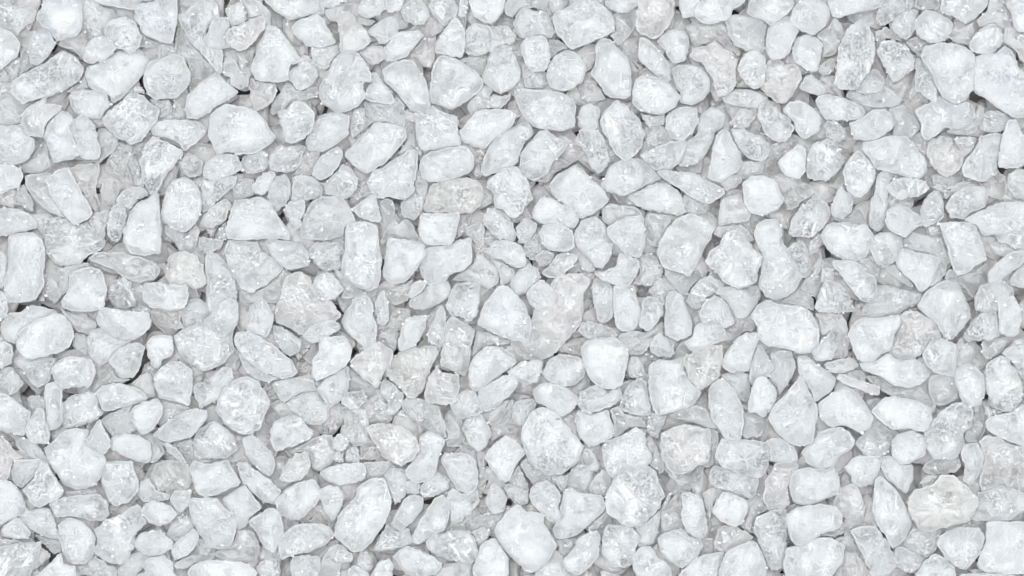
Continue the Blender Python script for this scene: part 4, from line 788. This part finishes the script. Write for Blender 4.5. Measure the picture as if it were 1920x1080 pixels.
RECIPES = {
    'w': ('frosted_salt', (0.975, 0.983, 0.987), (0.933, 0.951, 0.961), 0.86, 0.75, 0.38, 0.30, 0.6, 0.25, 0.40),
    'W': ('white_salt', (0.979, 0.986, 0.990), (0.936, 0.952, 0.961), 0.80, 0.75, 0.40, 0.4, 0.8, 0.2, 0.46),
    'g': ('grey_salt', (0.967, 0.972, 0.975), (0.912, 0.924, 0.930), 0.86, 0.75, 0.36, 0.3, 0.6, 0.3, 0.35),
    'b': ('bluish_salt', (0.968, 0.980, 0.990), (0.900, 0.928, 0.958), 0.80, 0.8, 0.36, 0.3, 0.7, 0.6, 0.45),
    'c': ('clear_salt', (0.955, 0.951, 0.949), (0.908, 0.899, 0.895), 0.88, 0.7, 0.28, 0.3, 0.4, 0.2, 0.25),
    's': ('crusted_salt', (0.981, 0.986, 0.989), (0.908, 0.923, 0.931), 0.86, 0.7, 0.28, 0.9, 0.9, 0.8, 0.45),
    'p': ('pinkish_salt', (0.958, 0.946, 0.941), (0.910, 0.884, 0.875), 0.86, 0.7, 0.34, 0.6, 0.7, 0.4, 0.30),
    'y': ('cream_salt', (0.955, 0.948, 0.932), (0.905, 0.888, 0.855), 0.86, 0.7, 0.34, 0.6, 0.8, 0.5, 0.30),
    'f': ('deep_salt', (0.950, 0.943, 0.939), (0.922, 0.899, 0.889), 0.86, 0.5, 0.32, 0.2, 0.4, 0.15, 0.25),
}
MATS = {k: salt_material(*r) for k, r in RECIPES.items() if k != 'f'}
LOOSE_ORDER = list(RECIPES)
LOOSE = [salt_material('loose_' + r[0], *r[1:], loose=True) for r in RECIPES.values()]
MAT_CRUMB = salt_material('crumb_salt', (0.98, 0.985, 0.99), (0.95, 0.955, 0.96), 0.3, 0.5, 0.4, 0.2, 0.5, 0.0, 0.5, True)

# ------------------------------------------------------------------ the shape of a crystal
def smooth_outline(P, n, rng, chip):
    """Closed centripetal curve through the corner points P, resampled to n points, with small chips along it."""
    P = np.asarray(P, float)
    k = len(P)
    pts = []
    for i in range(k):
        p0, p1, p2, p3 = P[i - 1], P[i], P[(i + 1) % k], P[(i + 2) % k]
        ten = 0.20
        m1, m2 = (p2 - p0) * ten, (p3 - p1) * ten
        d = np.linalg.norm(p2 - p1)
        for m in (m1, m2):
            l = np.linalg.norm(m)
            if l > d:
                m *= d / l
        t = np.linspace(0, 1, 10, endpoint=False)[:, None]
        pts.append((2 * t**3 - 3 * t**2 + 1) * p1 + (t**3 - 2 * t**2 + t) * m1 + (-2 * t**3 + 3 * t**2) * p2 + (t**3 - t**2) * m2)
    C = np.concatenate(pts)
    seg = np.linalg.norm(np.roll(C, -1, 0) - C, axis=1)
    s = np.concatenate([[0], np.cumsum(seg)])
    q = np.linspace(0, s[-1], n, endpoint=False)
    Cc = np.vstack([C, C[:1]])
    Q = np.stack([np.interp(q, s, Cc[:, 0]), np.interp(q, s, Cc[:, 1])], 1)
    tan = np.roll(Q, -1, 0) - np.roll(Q, 1, 0)
    nor = np.stack([tan[:, 1], -tan[:, 0]], 1)
    nor /= np.linalg.norm(nor, axis=1)[:, None] + 1e-9
    a = q / s[-1] * 2 * math.pi
    off = np.zeros(n)
    for f in (9, 13, 19, 25, 31):
        off += np.sin(a * f + rng.uniform(0, 6.28)) * rng.uniform(0.3, 1.0) * 4.0 / f
    off += rng.normal(0, 0.36, n)
    return Q + nor * (off * chip)[:, None]

def waves(x, y, wl, amp, rng, k=4):
    z = np.zeros_like(x)
    for _ in range(k):
        t = rng.uniform(0, 6.28)
        f = 6.283 / (wl * rng.uniform(0.7, 1.4))
        z += np.sin((x * math.cos(t) + y * math.sin(t)) * f + rng.uniform(0, 6.28))
    return z * amp / k**0.5

def edge_distance(V, Q):
    A = Q
    B = np.roll(Q, -1, 0)
    AB = B - A
    l2 = (AB**2).sum(1) + 1e-9
    AP = V[:, None, :] - A[None]
    t = np.clip((AP * AB[None]).sum(2) / l2, 0, 1)
    D = AP - t[..., None] * AB[None]
    return np.sqrt((D**2).sum(2).min(1))

TOP = (1.0, 0.988, 0.968, 0.935, 0.885, 0.82, 0.75, 0.67, 0.58, 0.49, 0.40, 0.31, 0.22, 0.13, 0.06)
UNDER = (0.96, 0.86, 0.66, 0.36)
TOP_LO = (1.0, 0.95, 0.86, 0.72, 0.54, 0.30)
UNDER_LO = (0.85, 0.45)

def crystal_mesh(P, kind, rng, lo=False):
    """Vertices (pixel units, about the crystal's own middle), faces and abrasion of one crystal with plan outline P (y up)."""
    P = np.asarray(P, float)
    per = np.linalg.norm(np.roll(P, -1, 0) - P, axis=1).sum()
    n = int(np.clip(per / (9.0 if lo else 4.2), 22 if lo else 36, 40 if lo else 110))
    Q = smooth_outline(P, n, rng, (2.0 if kind in 'spy' else 1.4))
    x, y = Q[:, 0], Q[:, 1]
    xs, ys = np.roll(x, -1), np.roll(y, -1)
    cr = x * ys - xs * y
    A = cr.sum() / 2
    if A < 0:
        Q = Q[::-1].copy()
        x, y = Q[:, 0], Q[:, 1]
        xs, ys = np.roll(x, -1), np.roll(y, -1)
        cr = x * ys - xs * y
        A = cr.sum() / 2
    c = np.array([((x + xs) * cr).sum(), ((y + ys) * cr).sum()]) / (6 * A)
    Q = Q - c
    top, und = (TOP_LO, UNDER_LO) if lo else (TOP, UNDER)
    rings = [Q * t for t in top]
    Vt = np.vstack(rings + [np.zeros((1, 2))])
    d = edge_distance(Vt, Q)
    R = max(d.max(), 6.0)
    size = math.sqrt(A)
    # near-upright sides with a narrow worn shoulder, then a low crown cut by cleavage planes
    Ht = np.clip(R * rng.uniform(0.32, 0.44), 5, 13)
    w = rng.uniform(2.5, 5.0) + 0.04 * R
    s_ = np.clip(d / w, 0, 1)
    z = Ht * (0.66 * np.power(1 - np.power(1 - s_, 2.2), 0.60) + 0.34 * (1 - (1 - np.clip(d / R, 0, 1))**1.8))
    X, Y = Vt[:, 0], Vt[:, 1]
    for _ in range(rng.integers(3, 6) if kind in 'cwWg' else rng.integers(4, 8)):
        t = rng.uniform(0, 6.28)
        m = rng.uniform(0.03, 0.26)
        c0 = Ht * rng.uniform(0.82, 1.0) + m * R * rng.uniform(0.0, 0.7)
        pl = c0 - m * (X * math.cos(t) + Y * math.sin(t))
        k = 1.5
        h = np.clip(0.5 + 0.5 * (z - pl) / k, 0, 1)
        z = z * (1 - h) + pl * h - k * h * (1 - h)
    # a few chipped corners: steeper breaks that take off part of the shoulder
    for _ in range(rng.integers(1, 4)):
        t = rng.uniform(0, 6.28)
        m = rng.uniform(0.45, 1.1)
        u = X * math.cos(t) + Y * math.sin(t)
        reach = np.max(Q[:, 0] * math.cos(t) + Q[:, 1] * math.sin(t))
        pl = m * (reach * rng.uniform(0.86, 1.0) - u) + Ht * rng.uniform(0.15, 0.35)
        z = np.minimum(z, np.maximum(pl, 0.0 * Ht + np.minimum(z, 0.15 * Ht)))
    fade = np.clip(d / (0.28 * R), 0, 1)
    wig = waves(X, Y, 46, 1.5, rng) + waves(X, Y, 22, 0.55, rng) + waves(X, Y, 11, 0.28, rng, 5)
    if not lo:
        g = {'s': 1.0, 'p': 0.8, 'y': 0.9, 'b': 0.55, 'w': 0.5, 'W': 0.7, 'g': 0.4, 'c': 0.3}[kind]
        wig = wig + waves(X, Y, 6.5, 0.24 * g, rng, 6) + rng.normal(0, 0.10 * g, len(X))
        if kind in 'spy':
            t = rng.uniform(0, 6.28)
            u = X * math.cos(t) + Y * math.sin(t)
            msk = np.clip(waves(X, Y, 70, 1.0, rng), 0, 1)
            wig = wig + np.abs(np.sin(u * 6.283 / rng.uniform(15, 26) + 1.3 * np.sin(Y * 0.06))) * (1.5 if size < 85 else 0.8) * msk
            wig = wig - 2.4 * np.clip(waves(X, Y, 26, 1.0, rng) - 0.5, 0, 1)
    z = z + wig * fade * (1.0 if size > 45 else 0.7)
    tilt = rng.uniform(-0.10, 0.10, 2)
    z = z + X * tilt[0] + Y * tilt[1]
    # underside
    Vu = np.vstack([Q * t for t in und] + [np.zeros((1, 2))])
    du = edge_distance(Vu, Q)
    zu = -np.clip(R * 0.5, 6, 20) * np.power(1 - np.power(1 - np.clip(du / (0.7 * R), 0, 1), 2.2), 0.6)
    zu = zu + Vu[:, 0] * tilt[0] + Vu[:, 1] * tilt[1]
    V = np.vstack([np.column_stack([Vt, z]), np.column_stack([Vu, zu])])
    nt, nu = len(top), len(und)
    F = []
    i = np.arange(n)
    j = (i + 1) % n
    for r in range(nt - 1):
        a, b = r * n, (r + 1) * n
        F.append(np.column_stack([a + i, a + j, b + j, b + i]))
    ct = nt * n
    base = ct + 1
    prev = 0
    for r in range(nu):
        b = base + r * n
        F.append(np.column_stack([prev + j, prev + i, b + i, b + j]))
        prev = b
    quads = np.vstack(F)
    a = (nt - 1) * n
    tris = np.vstack([np.column_stack([a + i, a + j, np.full(n, ct)]),
                      np.column_stack([prev + j, prev + i, np.full(n, base + nu * n)])])
    glow_wear = np.concatenate([0.68 * np.exp(-(d / 3.2)**2), 0.62 * np.exp(-du / 6.0)])  # whitens the outline as painted edge glow, together with some abraded frost
    return c, V, quads, tris, glow_wear

def fill_mesh(me, V, quads, tris, glow_wear):
    nq, ntr = len(quads), len(tris)
    me.vertices.add(len(V))
    me.vertices.foreach_set('co', np.ascontiguousarray(V, np.float32).ravel())
    loops = np.concatenate([quads.ravel(), tris.ravel()]).astype(np.int32)
    me.loops.add(len(loops))
    me.loops.foreach_set('vertex_index', loops)
    starts = np.concatenate([np.arange(nq) * 4, nq * 4 + np.arange(ntr) * 3]).astype(np.int32)
    me.polygons.add(nq + ntr)
    me.polygons.foreach_set('loop_start', starts)
    me.update(calc_edges=True)
    me.shade_smooth()
    at = me.attributes.new('rim_glow_wear', 'FLOAT', 'POINT')
    at.data.foreach_set('value', np.ascontiguousarray(glow_wear, np.float32))
    me.validate()

FLOOR_Z, LEVEL, CELL = 15.0, 7.0, 5.0
GW, GH = int(2400 / CELL), int(1500 / CELL)
relief = np.full((GH, GW), -60.0)        # how high the heap stands so far, in pixels

def cells(c, XY):
    gx = np.clip(((XY[:, 0] + c[0] + 1200) / CELL).astype(int), 0, GW - 1)
    gy = np.clip(((XY[:, 1] + c[1] + 750) / CELL).astype(int), 0, GH - 1)
    return gy, gx

def settle(z, c, V, m, nring, lift, share=88):
    """Height at which a crystal comes to rest on those already lying there (not under z); the relief is brought up to date."""
    rim = V[:2 * m] if nring < 10 else V[:3 * m]
    gy, gx = cells(c, rim[:, :2])
    need = np.percentile(relief[gy, gx] - rim[:, 2], share) + 1.0
    z = float(np.clip(need, z, z + lift))
    top = V[:nring * m + 1]
    for f in (1.0, 0.97, 0.90) if nring < 10 else (1.0, 0.985, 0.95):
        gy, gx = cells(c, top[:, :2] * f)
        np.maximum.at(relief, (gy, gx), top[:, 2] + z)
    return z

def place(c, z):
    """World position of a crystal whose middle shows at pixel offset c (y up) and lies at height z (pixels)."""
    k = (CAM_H / S - (z - ZREF)) / (CAM_H / S)
    return (c[0] * S * k, c[1] * S * k, z * S), k * S

def parse(block):
    for l in block.strip().split('\n'):
        lv, k, lab, pts = l.split(';')
        P = [tuple(map(float, p.split(','))) for p in pts.split()]
        yield int(lv), k, lab, [(x - 960.0, 540.0 - y) for x, y in P]

# ------------------------------------------------------------------ one mass of crystals too small or too deep to pick apart
class Mass:
    def __init__(self):
        self.V, self.Q, self.T, self.A, self.n = [], [], [], [], 0
        self.mq, self.mt = [], []
    def add(self, loc, k, V, quads, tris, glow_wear, mat=0):
        self.mq.append(np.full(len(quads), mat, np.int32))
        self.mt.append(np.full(len(tris), mat, np.int32))
        self.V.append(V * [k, k, S] + np.array(loc))
        self.Q.append(quads + self.n)
        self.T.append(tris + self.n)
        self.A.append(glow_wear)
        self.n += len(V)
    def build(self, name, mats):
        me = bpy.data.meshes.new(name)
        fill_mesh(me, np.vstack(self.V), np.vstack(self.Q), np.vstack(self.T), np.concatenate(self.A))
        for m in mats:
            me.materials.append(m)
        me.polygons.foreach_set('material_index', np.concatenate(self.mq + self.mt))
        o = bpy.data.objects.new(name, me)
        o['kind'] = 'stuff'
        col.objects.link(o)
        return o

mass = Mass()

def random_outline(rng, r):
    n = rng.integers(7, 11)
    a = np.sort(rng.uniform(0, 2 * math.pi, n) * 0.35 + np.arange(n) / n * 2 * math.pi)
    st = rng.uniform(0.72, 1.0)
    rr = r * rng.uniform(0.82, 1.12, n)
    p = np.column_stack([np.cos(a) * rr, np.sin(a) * rr * st])
    t = rng.uniform(0, 6.28)
    return p @ np.array([[math.cos(t), math.sin(t)], [-math.sin(t), math.cos(t)]])

rng = np.random.default_rng(77)
HW, HH, MARGIN = 960, 540, 330
for layer, (z0, step, r) in enumerate(((-38.0, 92.0, 58.0), (-14.0, 82.0, 50.0), (5.0, 72.0, 42.0))):
    for gy in np.arange(-HH - MARGIN, HH + MARGIN, step * 0.87):
        for gx in np.arange(-HW - MARGIN, HW + MARGIN, step):
            p = np.array([gx + (gy // 1 % 2) * 40 + rng.uniform(-26, 26), gy + rng.uniform(-22, 22)])
            c, V, quads, tris, glow_wear = crystal_mesh(random_outline(rng, r * rng.uniform(0.8, 1.2)), 'c', rng, True)
            z = settle(z0 + rng.uniform(-3, 3), p, V, int(quads[0, 3]), len(TOP_LO), 12.0, 65)
            loc, k = place(p, z)
            mass.add(loc, k, V, quads, tris, glow_wear, LOOSE_ORDER.index('f'))

heap = [(lv, kind, lab, P, 1000 + i) for i, (lv, kind, lab, P) in enumerate(parse(INDIVIDUALS))]
heap += [(lv, kind, '', P, 5000 + i) for i, (lv, kind, lab, P) in enumerate(parse(SMALLER))]
heap.sort(key=lambda h: (h[0], h[4]))
tops = []          # sample points on upper faces, for the crumbs
mass_parts = []
# ------------------------------------------------------------------ the crystals one can tell apart
for lv, kind, lab, P, seed in heap:
    rng = np.random.default_rng(seed)
    c, V, quads, tris, glow_wear = crystal_mesh(P, kind, rng)
    z = settle(FLOOR_Z + LEVEL * (lv - 1) + rng.uniform(-1.5, 1.5), c, V, int(quads[0, 3]), len(TOP), 34.0)
    loc, k = place(c, z)
    for q in rng.integers(0, len(V) * 15 // 20, 20):
        tops.append((loc[0] + V[q, 0] * k, loc[1] + V[q, 1] * k, loc[2] + V[q, 2] * S))
    if not lab:
        mass_parts.append((loc, k, V, quads, tris, glow_wear, LOOSE_ORDER.index(kind)))
        continue
    me = bpy.data.meshes.new('salt_crystal')
    fill_mesh(me, V * [k, k, S], quads, tris, glow_wear)
    me.materials.append(MATS[kind])
    o = bpy.data.objects.new('salt_crystal', me)
    o.location = loc
    o['label'] = lab
    o['category'] = 'salt crystal'
    o['group'] = 'rock salt crystals heaped in the bed'
    col.objects.link(o)

# ------------------------------------------------------------------ smaller and deeper crystals, one mass
for part in mass_parts:
    mass.add(*part)

# the bed goes on past the frame
for zm in (24.0, 40.0):
    for gy in np.arange(-HH - MARGIN, HH + MARGIN, 84):
        for gx in np.arange(-HW - MARGIN, HW + MARGIN, 92):
            p = np.array([gx + rng.uniform(-24, 24), gy + rng.uniform(-20, 20)])
            if abs(p[0]) < HW + 62 and abs(p[1]) < HH + 62:
                continue
            c, V, quads, tris, glow_wear = crystal_mesh(random_outline(rng, rng.uniform(38, 60)), 'w', rng, True)
            loc, k = place(p, zm + rng.uniform(-6, 6))
            mass.add(loc, k, V, quads, tris, glow_wear, LOOSE_ORDER.index('f'))
mass.build('salt_crystals', LOOSE)

# ------------------------------------------------------------------ crumbs of salt lying on the crystals, many added as white glints
crumbs = Mass()
rng = np.random.default_rng(5)
for (x, y, z) in tops:
    r = float(np.clip(rng.lognormal(0.30, 0.55), 0.7, 4.5))
    n = 6
    a = np.arange(n) / n * 2 * math.pi + rng.uniform(0, 1)
    ring = np.column_stack([np.cos(a), np.sin(a) * rng.uniform(0.6, 1)]) * r * rng.uniform(0.7, 1.2, (n, 1))
    V = np.vstack([np.column_stack([ring, np.full(n, -0.3 * r)]), np.column_stack([ring * 0.62, np.full(n, 0.45 * r)]),
                   [[0, 0, -0.6 * r]], [[0, 0, 0.55 * r]]])
    i = np.arange(n)
    j = (i + 1) % n
    quads = np.column_stack([i, j, n + j, n + i])
    tris = np.vstack([np.column_stack([n + i, n + j, np.full(n, 2 * n + 1)]), np.column_stack([j, i, np.full(n, 2 * n)])])
    crumbs.add((x, y, z), S, V, quads, tris, np.full(2 * n + 2, 0.6))
crumbs.build('salt_crumbs', [MAT_CRUMB])

# ------------------------------------------------------------------ what the bed lies on
gm = bpy.data.materials.new('grey_tray')
gm.use_nodes = True
gb = gm.node_tree.nodes['Principled BSDF']
gn = gm.node_tree.nodes.new('ShaderNodeTexNoise')
gn.inputs['Scale'].default_value = 300.0
gr = gm.node_tree.nodes.new('ShaderNodeValToRGB')
gr.color_ramp.elements[0].color = (0.22, 0.215, 0.21, 1)
gr.color_ramp.elements[1].color = (0.28, 0.275, 0.27, 1)
gm.node_tree.links.new(gn.outputs['Fac'], gr.inputs['Fac'])
gm.node_tree.links.new(gr.outputs['Color'], gb.inputs['Base Color'])
gb.inputs['Roughness'].default_value = 0.7
me = bpy.data.meshes.new('ground')
e = 0.35
zg = -75.0 * S
me.from_pydata([(-e, -e, zg), (e, -e, zg), (e, e, zg), (-e, e, zg)], [], [(0, 1, 2, 3)])
me.materials.append(gm)
g = bpy.data.objects.new('ground', me)
g['kind'] = 'structure'
col.objects.link(g)
